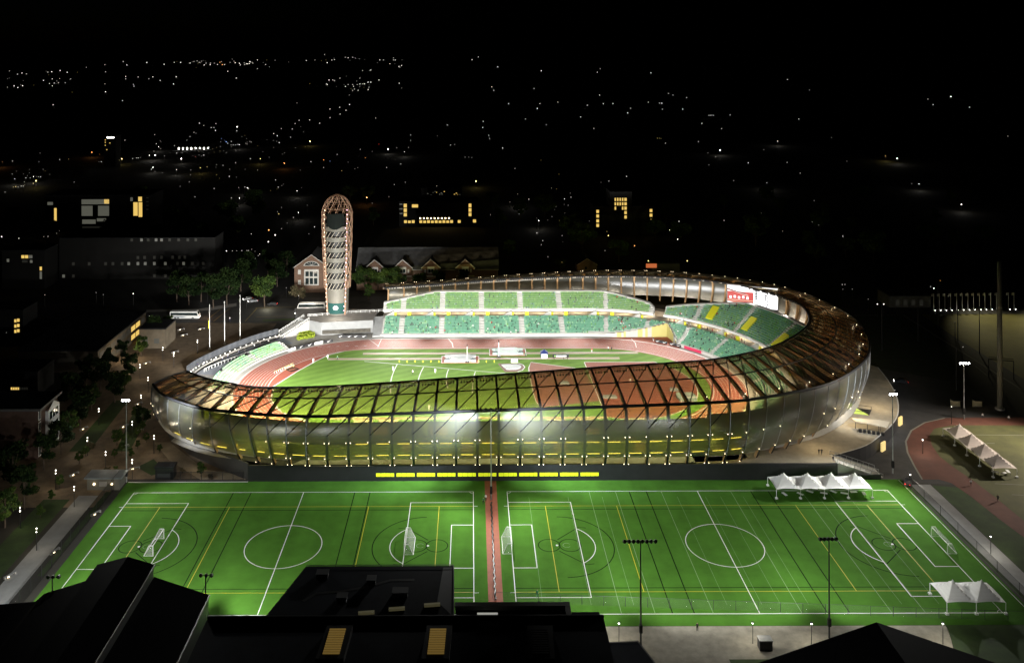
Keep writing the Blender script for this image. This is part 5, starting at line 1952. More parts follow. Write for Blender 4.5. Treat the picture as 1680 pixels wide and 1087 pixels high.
M_slate = mat('slate_roof', (.07, .07, .07), .7, var=.3, vscale=.6)
o = gable_house('brick_hall', 'brick hall with a white arched window in its gable left of the tower', -87, -70.2, 432, 450, 12.6, 18.6, M_brick, M_slate)
mb = MB(); xm = -78.6
pts = [(xm + 3.9 * math.cos(R(a)), 431.9, 13.1 + 2.3 * math.sin(R(a))) for a in range(0, 181, 15)]
mb.face(pts, 0)
mb.face([(xm + 3.3 * math.cos(R(a)), 431.87, 13.35 + 1.75 * math.sin(R(a))) for a in range(0, 181, 15)], 1)
for a in (45, 75, 105, 135): mb.tube([(xm, 431.84, 13.35), (xm + 3.3 * math.cos(R(a)), 431.84, 13.35 + 1.75 * math.sin(R(a)))], .08, 0, 4)
mb.build('arched_window', [M_concw, M_glass], o)
mb = MB(); mb.box(xm - 3.6, xm + 3.6, 431.75, 431.98, 3.6, 11.4); w = mb.build('portico', [M_concw], o)
for k in range(3):
    for z0, z1 in ((4.2, 7.2), (8, 10.4)):
        mb = MB(); mb.box(xm - 2.9 + 2.1 * k, xm - 1.3 + 2.1 * k, 431.66, 431.74, z0, z1); mb.build('pane', [M_glass], w)
for z in (4, 9):
    for x in (-85.2,): bwin(o, x, x + 1.4, z, z + 2.2, 431.93, M_concw)
o = gable_house('dormer_house', 'long dark-roofed house with a row of gabled dormers behind the far stand', -57, 13, 436, 458, 10.4, 18.6, M_brick, M_slate, 'x')
for u in (614, 660, 706, 762):
    x = (u - U0) * 436 / F
    mb = MB()
    mb.yprism([(x - 4.3, 7), (x + 4.3, 7), (x + 4.3, 11.6), (x, 15.4), (x - 4.3, 11.6)], 434.4, 444)
    d = mb.build('dormer', [M_brick], o)
    mb = MB()
    for s2 in (-1, 1):
        mb.face([(x, 434.0, 15.7), (x + s2 * 4.9, 434.0, 11.4), (x + s2 * 4.9, 434.0, 10.95), (x, 434.0, 15.2)], 1)
        mb.face([(x, 434.0, 15.7), (x, 445, 15.7), (x + s2 * 4.9, 445, 11.4), (x + s2 * 4.9, 434.0, 11.4)], 0)
    mb.build('dormer_roof', [M_slate, M_concw], d)
    mb = MB()
    mb.box(x - 1.7, x + 1.7, 434.25, 434.38, 8.6, 11.8, 1); mb.box(x - 1.3, x - .1, 434.2, 434.25, 9, 10.8, 0); mb.box(x + .1, x + 1.3, 434.2, 434.25, 9, 10.8, 0)
    for s2 in (-2.8, 2.8): mb.box(x + s2 - .4, x + s2 + .4, 434.25, 434.38, 9, 10.6, 1)
    mb.box(x - 4.5, x + 4.5, 434.15, 434.39, 7.0, 7.5, 1)
    mb.build('dormer_window', [M_glass, M_concw], d)


def block(name, label, x0, x1, y0, y1, h, m, cat='building'):
    o = thing(name, label, cat)
    mb = MB(); mb.box(x0, x1, y0, y1, 0, h); mb.build('wall', [m], o)
    mb = MB(); mb.box(x0 - .2, x1 + .2, y0 - .2, y1 + .2, h, h + .5); mb.build('roof', [M_roofd], o)
    return o


X = lambda u, y: (u - U0) * y / F
Zv = lambda v, y: CZ - (v - V0) * y / F
# lit hall beyond the dormer house
y = 590
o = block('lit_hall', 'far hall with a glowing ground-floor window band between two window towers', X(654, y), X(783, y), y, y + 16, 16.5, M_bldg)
for v0_, v1_ in ((334, 340), (341.5, 347.5), (349, 354.5)):
    bwin(o, X(661.5, y), X(666.5, y), Zv(v1_, y), Zv(v0_, y), y, M_winY)
    bwin(o, X(768, y), X(772.5, y), Zv(v1_, y), Zv(v0_, y), y, M_winY)
    bwin(o, X(654.5, y), X(659.5, y), Zv(v0_ + 1.5, y), Zv(v0_, y), y, M_winW)
for k in range(15):
    if k in (3, 13): continue
    u = 662 + 6.3 * k
    bwin(o, X(u, y), X(u + 4.6, y), Zv(365.5, y), Zv(361 + .6 * (k % 2), y), y, M_winY)
for k in range(9):
    bwin(o, X(687.5 + 5.9 * k, y), X(689.6 + 5.9 * k, y), Zv(358.6, y), Zv(356.8, y), y - .1, M_bulb, 'awning_lamp')
bwin(o, X(775, y), X(780, y), Zv(365, y), Zv(360, y), y, M_winY); bwin(o, X(675, y), X(685, y), Zv(340, y), Zv(335, y), y, M_winY)
y = 720
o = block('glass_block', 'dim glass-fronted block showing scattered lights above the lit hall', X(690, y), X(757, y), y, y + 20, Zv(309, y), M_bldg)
for k in range(34):
    u, v = rnd.uniform(693, 754), rnd.uniform(311, 331)
    bwin(o, X(u, y), X(u + rnd.uniform(.8, 2.2), y), Zv(v + 1.1, y), Zv(v, y), y, rnd.choice((M_winW, M_winW, M_winY)))
bwin(o, X(690.5, y), X(704, y), Zv(332, y), Zv(329, y), y, M_winW)
# stepped tower
y = 560
o = block('stepped_building', 'stepped dark building with a grid of yellow windows right of centre', X(974, y), X(1073, y), y + 2, y + 20, 18, M_bldg)
mb = MB(); mb.box(X(1000, y), X(1036, y), y, y + 16, 0, 28); mb.build('tower', [M_bldg], o)
for c_ in range(5):
    for r_ in range(5):
        if r_ == 2 and c_ in (1, 2) or r_ > 2 and c_ < 4: continue
        u = 1007.5 + 4 * c_; v = 325.5 + 7.2 * r_
        bwin(o, X(u, y), X(u + (3.8 if c_ == 4 else 2.4), y), Zv(v + 5, y), Zv(v, y), y, M_winY)
for u, vs in ((977.5, (345, 352.5, 360.5, 368)), (1065, (344, 351.5, 359.5))):
    for v in vs: bwin(o, X(u, y + 2), X(u + 4.3, y + 2), Zv(v + 5, y + 2), Zv(v, y + 2), y + 2, M_winY)
# big glazed building at left
y = 578
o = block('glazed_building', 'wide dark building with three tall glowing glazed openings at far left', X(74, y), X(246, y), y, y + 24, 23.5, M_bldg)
for u0, u1, v0_, v1_, m in ((77, 86, 329, 334, M_winW), (88, 92, 339, 360, M_winY), (133, 178, 325, 333, M_winW), (170, 178, 325, 332, M_winY), (133, 151, 335.5, 352, M_winW), (160, 178, 335.5, 352, M_winW), (134, 156, 358, 365, M_winW), (158, 178, 356, 361, M_winW), (218, 225, 330, 352, M_winY), (226.5, 232.5, 330, 354, M_winY), (226, 232, 321, 328.5, M_winY), (213, 217, 322, 328, M_winW), (134, 178, 369, 372, M_winD)):
    mm = m
    bwin(o, X(u0, y), X(u1, y), Zv(v1_, y), Zv(v0_, y), y, m, 'glazing')
for k in range(4): bwin(o, X(239, y), X(243, y), Zv(323.5 + 6.3 * k, y), Zv(322 + 6.3 * k, y), y, M_winD, 'stair_light')
y = 459
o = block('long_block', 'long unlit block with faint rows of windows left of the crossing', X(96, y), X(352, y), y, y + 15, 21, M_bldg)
for row, us in ((389, (213, 229, 240, 253, 262, 275, 290, 305, 318)), (418, (223, 234, 250, 262, 280, 291, 300)), (428, (117, 143, 170, 182, 197, 208, 223, 235, 250, 268, 288, 298, 312, 330)), (448, (101, 117, 250, 268))):
    for u in us: bwin(o, X(u, y), X(u + 4.2, y), Zv(row + 5, y), Zv(row, y), y, M_winD if (u + row) % 3 else M_winW)
y = 440
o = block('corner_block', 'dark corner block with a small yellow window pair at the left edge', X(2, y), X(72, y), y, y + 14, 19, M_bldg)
for u0, u1, v0_, v1_, m in ((34, 39, 416, 421, M_winY), (40, 45, 416, 421, M_winY), (46, 52, 416, 421, M_winW), (35, 44, 424, 428, M_winD), (48, 52, 424, 428.5, M_winW), (64, 67.5, 435, 441, M_winY), (64, 67.5, 443, 455, M_winW), (10, 14, 422, 427, M_winW)):
    bwin(o, X(u0, y), X(u1, y), Zv(v1_, y), Zv(v0_, y), y, m)
y = 356
o = block('side_block', 'dark block with three stacked pairs of yellow windows at the left edge', X(-20, y), X(36, y), y, y + 12, 14, M_bldg)
for k in range(3):
    bwin(o, X(22, y), X(25.5, y), Zv(526 + 8.6 * k, y), Zv(521 + 8.6 * k, y), y, M_winY); bwin(o, X(26.5, y), X(30.5, y), Zv(525 + 8.6 * k, y), Zv(520 + 8.6 * k, y), y, M_winY)
y = 304
o = block('low_block', 'low dark block with a row of small lit windows above the white-fronted hall', X(-10, y), X(60, y), y, y + 12, 8, M_bldg)
for k in range(8): bwin(o, X(16 + 3.6 * k, y), X(18.6 + 3.6 * k, y), Zv(636.5, y), Zv(632.5, y), y, M_winY if k < 4 else M_winD)
# white-fronted residence hall, face towards the plaza
o = thing('residence_hall', 'brick hall with a white gabled bay and dark windows facing the left plaza', 'building')
XF = -126.7
mb = MB(); mb.box(-165, XF, 257, 269, 0, 14.2); mb.build('wall', [mat('dim_brick', (.10, .06, .045), .85, var=.3)], o)
mb = MB(); mb.box(-165, XF + 1.0, 256.4, 270, 14.2, 14.9); mb.build('roof', [mat('hall_roof', (.12, .12, .12), .7)], o)
mb = MB()
mb.box(XF, XF + .9, 261.4, 268.4, .8, 12.2); mb.face([(XF + .9, 261.4, 12.2), (XF + .9, 268.4, 12.2), (XF + .9, 264.9, 14.1)])
bay = mb.build('white_bay', [M_white], o)
for k in range(3):
    for j in range(3):
        mb = MB(); mb.box(XF + .9, XF + .96, 262.3 + 1.9 * j, 263.7 + 1.9 * j, 1.9 + 3.7 * k, 4.1 + 3.7 * k); mb.build('pane', [M_glass], bay)
for k in range(4):
    mb = MB(); mb.box(XF + .02, XF + .1, 257.15, 258.6, .6 + 3.5 * k, 3.6 + 3.5 * k); w = mb.build('window', [M_white], o)
    mb = MB(); mb.box(XF + .1, XF + .14, 257.4, 258.35, .9 + 3.5 * k, 3.3 + 3.5 * k); mb.build('pane', [M_glass], w)
# pale long wing
o = thing('teaching_wing', 'long low brown building with window bands running back from the left plaza', 'building')
mb = MB(); mb.box(-168, -138.5, 326, 374, 0, 8); mb.build('wall', [mat('brown_render', (.16, .13, .09), .85, var=.25)], o)
mb = MB(); mb.box(-168.3, -138.1, 325.6, 374.4, 8, 8.5); mb.build('roof', [M_roofd], o)
for z in (1.2, 4.6):
    for k in range(9):
        mb = MB(); mb.box(-138.5, -138.42, 327.4 + 5.1 * k, 331.6 + 5.1 * k, z, z + 2); mb.build('window', [M_winD if k not in (6, 7) else M_winY], o)
o = block('brown_block', 'small brown block at the far end of the left plaza', -133, -122.5, 352, 364, 7.6, MATS['brown_render'])
bwin(o, -131.5, -129.5, 2, 4, 352, M_winD); bwin(o, -127, -125, 2, 4, 352, M_winD)
# booth at the corner of the turf
o = thing('ticket_booth', 'low flat-roofed booth with two warm wall lamps at the far left turf corner', 'booth')
mb = MB(); mb.box(-104.6, -95.8, 239, 243, 0, 3.2); mb.build('wall', [mat('booth_wall', (.16, .15, .12), .8)], o)
mb = MB(); mb.box(-105.2, -95.0, 238.4, 243.4, 3.2, 3.5); mb.build('roof', [mat('booth_roof', (.24, .27, .28), .6, var=.2)], o)
for x in (-102.6, -97.8):
    mb = MB(); mb.ball((x, 238.8, 1.7), .3); mb.build('wall_lamp', [M_bulb], o)
mb = MB(); mb.box(-101.3, -99.2, 238.93, 238.99, 1.0, 2.3); mb.build('hatch', [M_conc], o)
o = block('dark_kiosk', 'small black kiosk beside the left terrace', -88.2, -83.2, 244.9, 247.6, 3.0, M_black, 'kiosk')
mb = MB(); mb.box(-87.6, -83.8, 244.75, 244.85, .6, 1.6); mb.build('counter', [M_dsteel], o)
# houses behind the far roof
o = gable_house('small_house', 'small tan gabled house behind the far roof, right of centre', X(946, 470), X(978, 470), 470, 480, 4.0, 7.2, mat('tan_house', (.2, .15, .10), .9), M_roofd)
bwin(o, X(958, 470), X(962, 470), 1.4, 2.8, 470, M_glass)
o = block('grey_shed', 'long low grey shed behind the far roof', X(1068, 470), X(1114, 470), 470, 480, 4.2, mat('grey_shed', (.1, .1, .1), .9))
bwin(o, X(1049, 486), X(1066, 486), 2.2, 4.4, 469.6, mat('orange_wall_glow', (.3, .1, .03), .6, emit=(1, .25, .08), estr=.5, sample=False), 'lit_sign_or_wall')  # no sign: an orange wall given its own glow
y = 404
o = block('pale_shed', 'pale low building beside the flagpoles at the right', X(1458, y), X(1526, y), y, y + 12, 5.2, mat('pale_shed', (.13, .125, .10), .8, var=.3))
for k in range(4): bwin(o, X(1468 + 13 * k, y), X(1474 + 13 * k, y), 1, 3.4, y, M_winD)
y = 520
o = block('far_shed', 'dim grey hall behind the flagpoles', X(1562, y), X(1590, y), y, y + 12, Zv(455, y), M_bldg)
bwin(o, X(1567, y), X(1586, y), Zv(471, y), Zv(458, y), y, M_winD)
# block with a bright roof sign out in the town
y = 900
o = block('sign_block', 'slim dark block with a bright white roof sign in the left of the town', X(170, y), X(189, y), y, y + 14, Zv(221, y), M_bldg)
bwin(o, X(175, y), X(186.5, y), Zv(224.6, y), Zv(222.6, y), y, M_bulbw, 'lit_sign_or_wall')
for u, v in ((171.5, 227), (171.5, 231), (171.5, 236), (179, 232), (174, 243)): bwin(o, X(u, y), X(u + 1.5, y), Zv(v + 1.3, y), Zv(v, y), y, M_winY)
# the white-lit car park deck
y = 1050
o = block('car_park', 'low white-lit car park deck in the left of the town', X(288, y), X(346, y), y, y + 30, 7, M_bldg)
for k in range(22):
    bwin(o, X(292 + 2.3 * k, y), X(293.5 + 2.3 * k, y), Zv(246 - 4 * rnd.random(), y), Zv(240.5, y), y, M_bulbw if k % 3 == 0 else M_winW, 'bay_light')

# foreground roofs
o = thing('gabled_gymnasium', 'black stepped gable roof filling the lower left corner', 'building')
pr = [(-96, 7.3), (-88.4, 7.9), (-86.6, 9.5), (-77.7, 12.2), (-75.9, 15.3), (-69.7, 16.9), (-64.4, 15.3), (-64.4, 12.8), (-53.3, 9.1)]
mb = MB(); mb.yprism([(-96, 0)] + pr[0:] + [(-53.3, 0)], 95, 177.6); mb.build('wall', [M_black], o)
mb = MB()
for (xa, za), (xb, zb) in zip(pr, pr[1:]):
    if abs(xa - xb) < .1: continue
    mb.face([(xa, 94.6, za + .12), (xb, 94.6, zb + .12), (xb, 178, zb + .12), (xa, 178, za + .12)])
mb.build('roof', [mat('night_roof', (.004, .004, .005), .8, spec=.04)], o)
for x, z, m in ((-64.2, 15.35, M_dsteel), (-53.2, 9.15, M_dsteel)):
    mb = MB(); mb.tube([(x, 95, z), (x, 178, z)], .16, 0, 5); mb.build('gutter', [mat('gutter', (.10, .095, .08), .5)], o)
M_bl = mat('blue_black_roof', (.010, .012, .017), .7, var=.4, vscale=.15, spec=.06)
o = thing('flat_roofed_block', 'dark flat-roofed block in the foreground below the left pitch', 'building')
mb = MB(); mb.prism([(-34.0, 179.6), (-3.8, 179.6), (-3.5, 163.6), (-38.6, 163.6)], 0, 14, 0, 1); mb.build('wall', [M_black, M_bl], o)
mb = MB(); mb.line([(-34.0, 179.5), (-3.9, 179.5), (-3.6, 163.7)], .35, 14.25); mb.build('roof_edge', [M_black], o)
mb = MB(); mb.sheet([(-6.0, 179), (-4.2, 179), (-4.0, 164), (-6.8, 168)], 14.02); mb.build('parapet_shading', [mat('shading_grey', (.05, .05, .052), .6)], o)  # grey sheet painting the shading beside the right parapet
for k, (u, v) in enumerate(((601, 1004), (651, 997.5), (709, 991))):
    q = W(u, v, 14.3); mb = MB(); mb.box(q.x - 1.5, q.x + 1.5, q.y - .25, q.y + .25, 14.02, 14.5, 0, R(6)); mb.build('roof_light', [mat('roof_light', (.25, .24, .2), .5, emit=(.9, .8, .4), estr=.045 * (1 + k), sample=False) if k == 0 else MATS['roof_light']], o)
for x, y, w in ((-30, 176, 1.1), (-20, 174, .8), (-14, 170, 1.4), (-25, 168.5, .9)):
    mb = MB(); mb.box(x - w, x + w, y - .8, y + .8, 14.02, 14.9); mb.box(x - w - .15, x + w + .15, y - .95, y + .95, 14.9, 15.0)
    mb.build('roof_vent', [mat('vent_grey', (.035, .036, .038), .6)], o)
mb = MB()
pts = [W(u, v, 14.05) for u, v in ((497, 985), (520, 972), (560, 969), (600, 962), (640, 951), (680, 950))]
mb.line(pts, .7, 14.03); mb.build('roof_seam', [M_black], o)
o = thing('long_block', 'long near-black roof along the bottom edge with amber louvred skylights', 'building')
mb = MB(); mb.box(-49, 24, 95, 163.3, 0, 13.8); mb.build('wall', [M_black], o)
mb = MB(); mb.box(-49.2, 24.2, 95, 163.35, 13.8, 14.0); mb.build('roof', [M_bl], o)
mb = MB(); mb.box(-49.2, 24.2, 163.0, 163.3, 14.0, 14.5); mb.build('parapet', [M_black], o)
for k, u in enumerate((549, 717, 886)):
    q = W(u, 1056, 14.6)
    mb = MB(); mb.prism([(q.x - 2.6, q.y - 4.5), (q.x + 2.2, q.y - 4.5), (q.x + 2.6, q.y + 4.2), (q.x - 2.0, q.y + 4.2)], 14.0, 15.2); s_ = mb.build('skylight', [M_black], o)
    mb = MB()
    for j in range(11):
        yy = q.y - 3.4 + .62 * j
        mb.box(q.x - 1.55 + .02 * j, q.x + 1.35 + .02 * j, yy, yy + .36, 15.2, 15.32)
    mb.build('louvre', [M_amber if k < 2 else mat('louvre_off', (.025, .022, .02), .5)], s_)
q0, q1 = W(783, 1013, 14.5), W(817, 1013, 14.5)
mb = MB(); mb.box(q0.x, q1.x, 163.32, 163.5, 14.05, 14.75); mb.build('lit_strip', [mat('strip_white', (.4, .4, .36), .5, emit=(.9, .9, .8), estr=.35, sample=False)], o)
o = thing('link_block', 'low grey-edged roof beside the long near-black roof at the end of the red strip', 'building')
mb = MB(); mb.box(-3.3, 18.2, 163.6, 167.6, 0, 13.2, 0); mb.build('wall', [M_black], o)
mb = MB(); mb.box(-3.4, 18.4, 166.6, 167.8, 13.2, 14.0); mb.box(17.4, 18.4, 163.6, 166.5, 13.2, 14.0); mb.build('parapet', [mat('parapet_grey', (.13, .125, .115), .7, var=.3)], o)
mb = MB(); mb.box(18.6, 23.8, 163.6, 166.0, 0, 13.2); mb.build('step_roof', [M_bl], o)
o = thing('corner_annex', 'small dark annex between the long roof and the paved strip', 'building')
mb = MB(); mb.prism([(24.6, 167.6), (31.5, 168.2), (37.5, 150), (37.5, 140), (24.6, 140)], 0, 6.2, 0, 1); mb.build('wall', [M_black, M_bl], o)
mb = MB(); mb.line([(24.7, 167.5), (31.4, 168.1), (37.4, 150)], .3, 6.35); mb.build('roof_edge', [M_dsteel], o)
o = thing('gabled_pavilion', 'black low-pitched gable roof at the lower right edge', 'building')
pr = [(45.0, 5.4), (52.8, 7.9), (73.3, 14.9), (91.6, 8.6), (100, 5.6)]
mb = MB(); mb.yprism([(45, 0)] + pr + [(100, 0)], 95, 159.7); mb.build('wall', [M_black], o)
mb = MB()
for (xa, za), (xb, zb) in zip(pr, pr[1:]):
    mb.face([(xa, 94.6, za + .12), (xb, 94.6, zb + .12), (xb, 160, zb + .12), (xa, 160, za + .12)])
mb.build('roof', [MATS['night_roof']], o)
# paved strip
t = MB(); t.sheet([(24.4, 150), (86, 150), (97.5, 180.5), (97.5, 181.9), (24.4, 181.9)], Z1); struct('paved_strip', t, [mat('strip_paving', (.27, .25, .20), .8, var=.25, vscale=.5)])
t = MB(); t.sheet([(97.7, 181.9), (118, 181.9), (118, 150), (88, 150)], Z1); t.sheet([(50, 172), (66, 172), (66, 158), (50, 158)], Z2); struct('near_grass', t, [M_lawn])
o = thing('equipment_box', 'dark equipment box beside a street lamp on the paved strip', 'box', W(1255, 1063))
mb = MB(); mb.box(-1.25, 1.25, -.8, .8, 0, 1.9); part(mb, 'case', [M_dsteel], o)
mb = MB(); mb.box(-1.35, 1.35, -.9, .9, 1.9, 2.05); part(mb, 'lid', [M_steel], o)

# ------------------------------------------------------------------ people
def person_mesh(pose, shirt, trousers, name='person'):
    J = {'hip': (0, 0, .95), 'chest': (0, 0, 1.32), 'neck': (0, .01, 1.48), 'head': (0, 0, 1.60), 'crown': (0, .01, 1.76)}
    E_ = [('hip', 'chest'), ('chest', 'neck'), ('neck', 'head'), ('head', 'crown')]
    rad = {'hip': .15, 'chest': .17, 'neck': .06, 'head': .095, 'crown': .08}
    for s2, n in ((-1, 'l'), (1, 'r')):
        sw = .16 * s2 if pose == 'walk' else .02
        J.update({'h' + n: (s2 * .1, 0, .9), 'k' + n: (s2 * .12, sw, .5), 'a' + n: (s2 * .12, sw * 1.7, .08), 't' + n: (s2 * .13, sw * 1.7 - .16, .04),
                  's' + n: (s2 * .2, 0, 1.38), 'e' + n: (s2 * .27, -sw * .6, 1.12), 'w' + n: (s2 * .27, -sw - .08, .88), 'f' + n: (s2 * .27, -sw - .1, .76)})
        if pose == 'sit':
            J.update({'k' + n: (s2 * .13, -.42, .92), 'a' + n: (s2 * .13, -.45, .5), 't' + n: (s2 * .13, -.6, .46), 'e' + n: (s2 * .26, -.1, 1.12), 'w' + n: (s2 * .2, -.32, 1.0), 'f' + n: (s2 * .18, -.4, .99)})
        rad.update({'h' + n: .11, 'k' + n: .07, 'a' + n: .05, 't' + n: .045, 's' + n: .075, 'e' + n: .05, 'w' + n: .04, 'f' + n: .035})
        E_ += [('hip', 'h' + n), ('h' + n, 'k' + n), ('k' + n, 'a' + n), ('a' + n, 't' + n), ('chest', 's' + n), ('s' + n, 'e' + n), ('e' + n, 'w' + n), ('w' + n, 'f' + n)]
    names = list(J)
    me = bpy.data.meshes.new(name)
    me.from_pydata([J[k] for k in names], [(names.index(a), names.index(b)) for a, b in E_], [])
    ob = bpy.data.objects.new('skin_temp', me); COL.objects.link(ob)
    md = ob.modifiers.new('Skin', 'SKIN')
    ly = me.skin_vertices[0].data if me.skin_vertices else None
    if ly is None:
        bm = bmesh.new(); bm.from_mesh(me); bm.verts.layers.skin.verify(); bm.to_mesh(me); bm.free()
        ly = me.skin_vertices[0].data
    for k, nme in enumerate(names):
        ly[k].radius = (rad[nme],) * 2
        ly[k].use_root = (nme == 'hip')
    sb = ob.modifiers.new('Sub', 'SUBSURF'); sb.levels = 1
    dg = bpy.context.evaluated_depsgraph_get()
    ev = ob.evaluated_get(dg)
    out = bpy.data.meshes.new_from_object(ev)
    bpy.data.objects.remove(ob)
    out.name = name
    out.materials.clear()
    for m in (M_skin, shirt, trousers, mat('hair_dark', (.03, .02, .015), .6)): out.materials.append(m)
    for p_ in out.polygons:
        c = p_.center
        z = c.z
        if z > 1.68 or (z > 1.56 and c.y > .05): mi = 3
        elif z > 1.46: mi = 0
        elif pose == 'sit': mi = 2 if (z < .98 and c.y < -.12 or z < .93) else (0 if c.y < -.3 else 1)
        elif z > .93: mi = 1 if abs(c.x) < .24 or z > 1.1 else 0
        elif abs(c.x) > .2: mi = 0
        else: mi = 2
        p_.material_index = mi
        p_.use_smooth = True
    return out


cW, cK, cG, cN, cRd = mat('cloth_white', (.75, .75, .75), .8), mat('cloth_black', (.02, .02, .025), .8), mat('cloth_green', (.05, .22, .1), .8), mat('cloth_navy', (.03, .04, .1), .8), mat('cloth_red', (.45, .05, .05), .8)
PM = {k: person_mesh(*k) for k in ()}


def person(u, v, key, label, z=0., rz=0., grp=None, loc=None):
    if key not in PM:
        PM[key] = person_mesh(key[0], *[{'W': cW, 'K': cK, 'G': cG, 'N': cN, 'R': cRd}[c] for c in key[1]])
    o = bpy.data.objects.new('person', PM[key]); COL.objects.link(o)
    o.location = loc if loc is not None else W(u, v, z)
    o.rotation_euler = (0, 0, rz)
    tag(o, label, 'person', grp)
    return o


person(644.8, 607.5, ('stand', 'WW'), 'person in white standing on the leftmost arc of the infield sector')
person(677, 614, ('walk', 'WK'), 'person in a white top and dark trousers between two sector arcs')
person(714, 611.5, ('stand', 'WW'), 'person in white standing right of the second sector arc')
person(553.6, 590, ('walk', 'GK'), 'person in green and black beside the left end of the nearer runway')
person(537.5, 588.5, ('stand', 'WW'), 'person in white at the left tip of the nearer runway')
person(514, 595, ('walk', 'WW'), 'person in white at the kerb of the inner left curve')
person(971, 577.5, ('walk', 'RW'), 'person in a red top near the right end of the farther runway')
person(998, 575, ('stand', 'WK'), 'person in a white top by the far track kerb, left of a pair')
person(1003.5, 575, ('walk', 'KK'), 'person in black by the far track kerb, right of a pair')
person(1072, 559.5, ('walk', 'KW'), 'person in a dark top on the far straight near the yellow ramp wall')
person(862, 585, ('stand', 'GK'), 'person in green beside the farther landing mat')
person(1034, 628, ('stand', 'WW'), 'person in white on the red apron under the roof')
person(704, 672, ('walk', 'WW'), 'person in white on the near infield seen through the roof')
person(793, 826, ('walk', 'GK'), 'person in green running left of the top of the red strip')
person(797, 821, ('stand', 'WK'), 'person in a white top left of the top of the red strip')
person(881.5, 979, ('walk', 'GG'), 'person in green alone near the touchline of the right pitch')
person(1343.5, 745, ('stand', 'KK'), 'person in black on the right deck, left of a pair', 4.2)
person(1348, 745, ('walk', 'KK'), 'person in black on the right deck, right of a pair', 4.2)
person(1144, 1034, ('stand', 'KK'), 'person in black on the paved strip beyond the turf')
person(1367, 757, ('stand', 'KN'), 'person in dark clothes at the head of the deck stairs', 4.2)
person(377, 526, ('stand', 'WN'), 'person in a pale top on the pavement behind the flagpoles')
person(1612, 686, ('walk', 'WK'), 'person in a white top on the far straight of the second track')
person(1655, 690, ('walk', 'WK'), 'person in a white top jogging at the right end of the second track')
person(1593, 796, ('walk', 'WK'), 'person in a pale top on the near bend of the second track')
person(1637, 822, ('walk', 'KK'), 'person in black on the near straight of the second track')
rs = random.Random(9)
cand = [s for s in SEATS if s[5] != -999 and s[1] > 320]
for s in rs.sample([s for s in cand if s[5] < -18 and s[2] < 4], 14) + rs.sample([s for s in cand if 12 < s[5] < 60], 46):
    x, y, z, a, mi, q = s
    person(0, 0, ('sit', rs.choice(['WK', 'KK', 'NK', 'WN', 'RK', 'KN'])), 'spectator seated among the green seats of the stands', loc=(x, y + .0, z - .46), rz=a, grp='spectators seated in the stands')
for k in range(12):
    u = 470 - 13.5 * k + rs.uniform(-3, 3)
    v = 549 + 4.4 * k + rs.uniform(-2, 3)
    person(u, v + 5, ('walk' if k % 2 else 'stand', rs.choice(['WK', 'NK', 'WN', 'KK'])), 'person strolling inside the dark curved fence on the left', .5, rs.uniform(0, 6), 'people strolling inside the curved fence')
for k in range(16):
    q = 33 + 2.2 * k + rs.uniform(-.5, .5)
    x, y = path(q, 62.2 + rs.uniform(-.6, .6))
    person(0, 0, ('stand', rs.choice(['WK', 'NK', 'KK', 'RK'])), 'person standing in the slot between the corner tiers', loc=(x, y, 5.1), rz=rs.uniform(0, 6), grp='people in the corner concourse')

def point(x, y, z, P_, col, rad=.2):
    l = bpy.data.lights.new('lamp_fill_glow', 'POINT')
    l.energy = P_; l.color = col; l.shadow_soft_size = rad
    o = bpy.data.objects.new('lamp_fill_glow', l); COL.objects.link(o); o.location = (x, y, z)



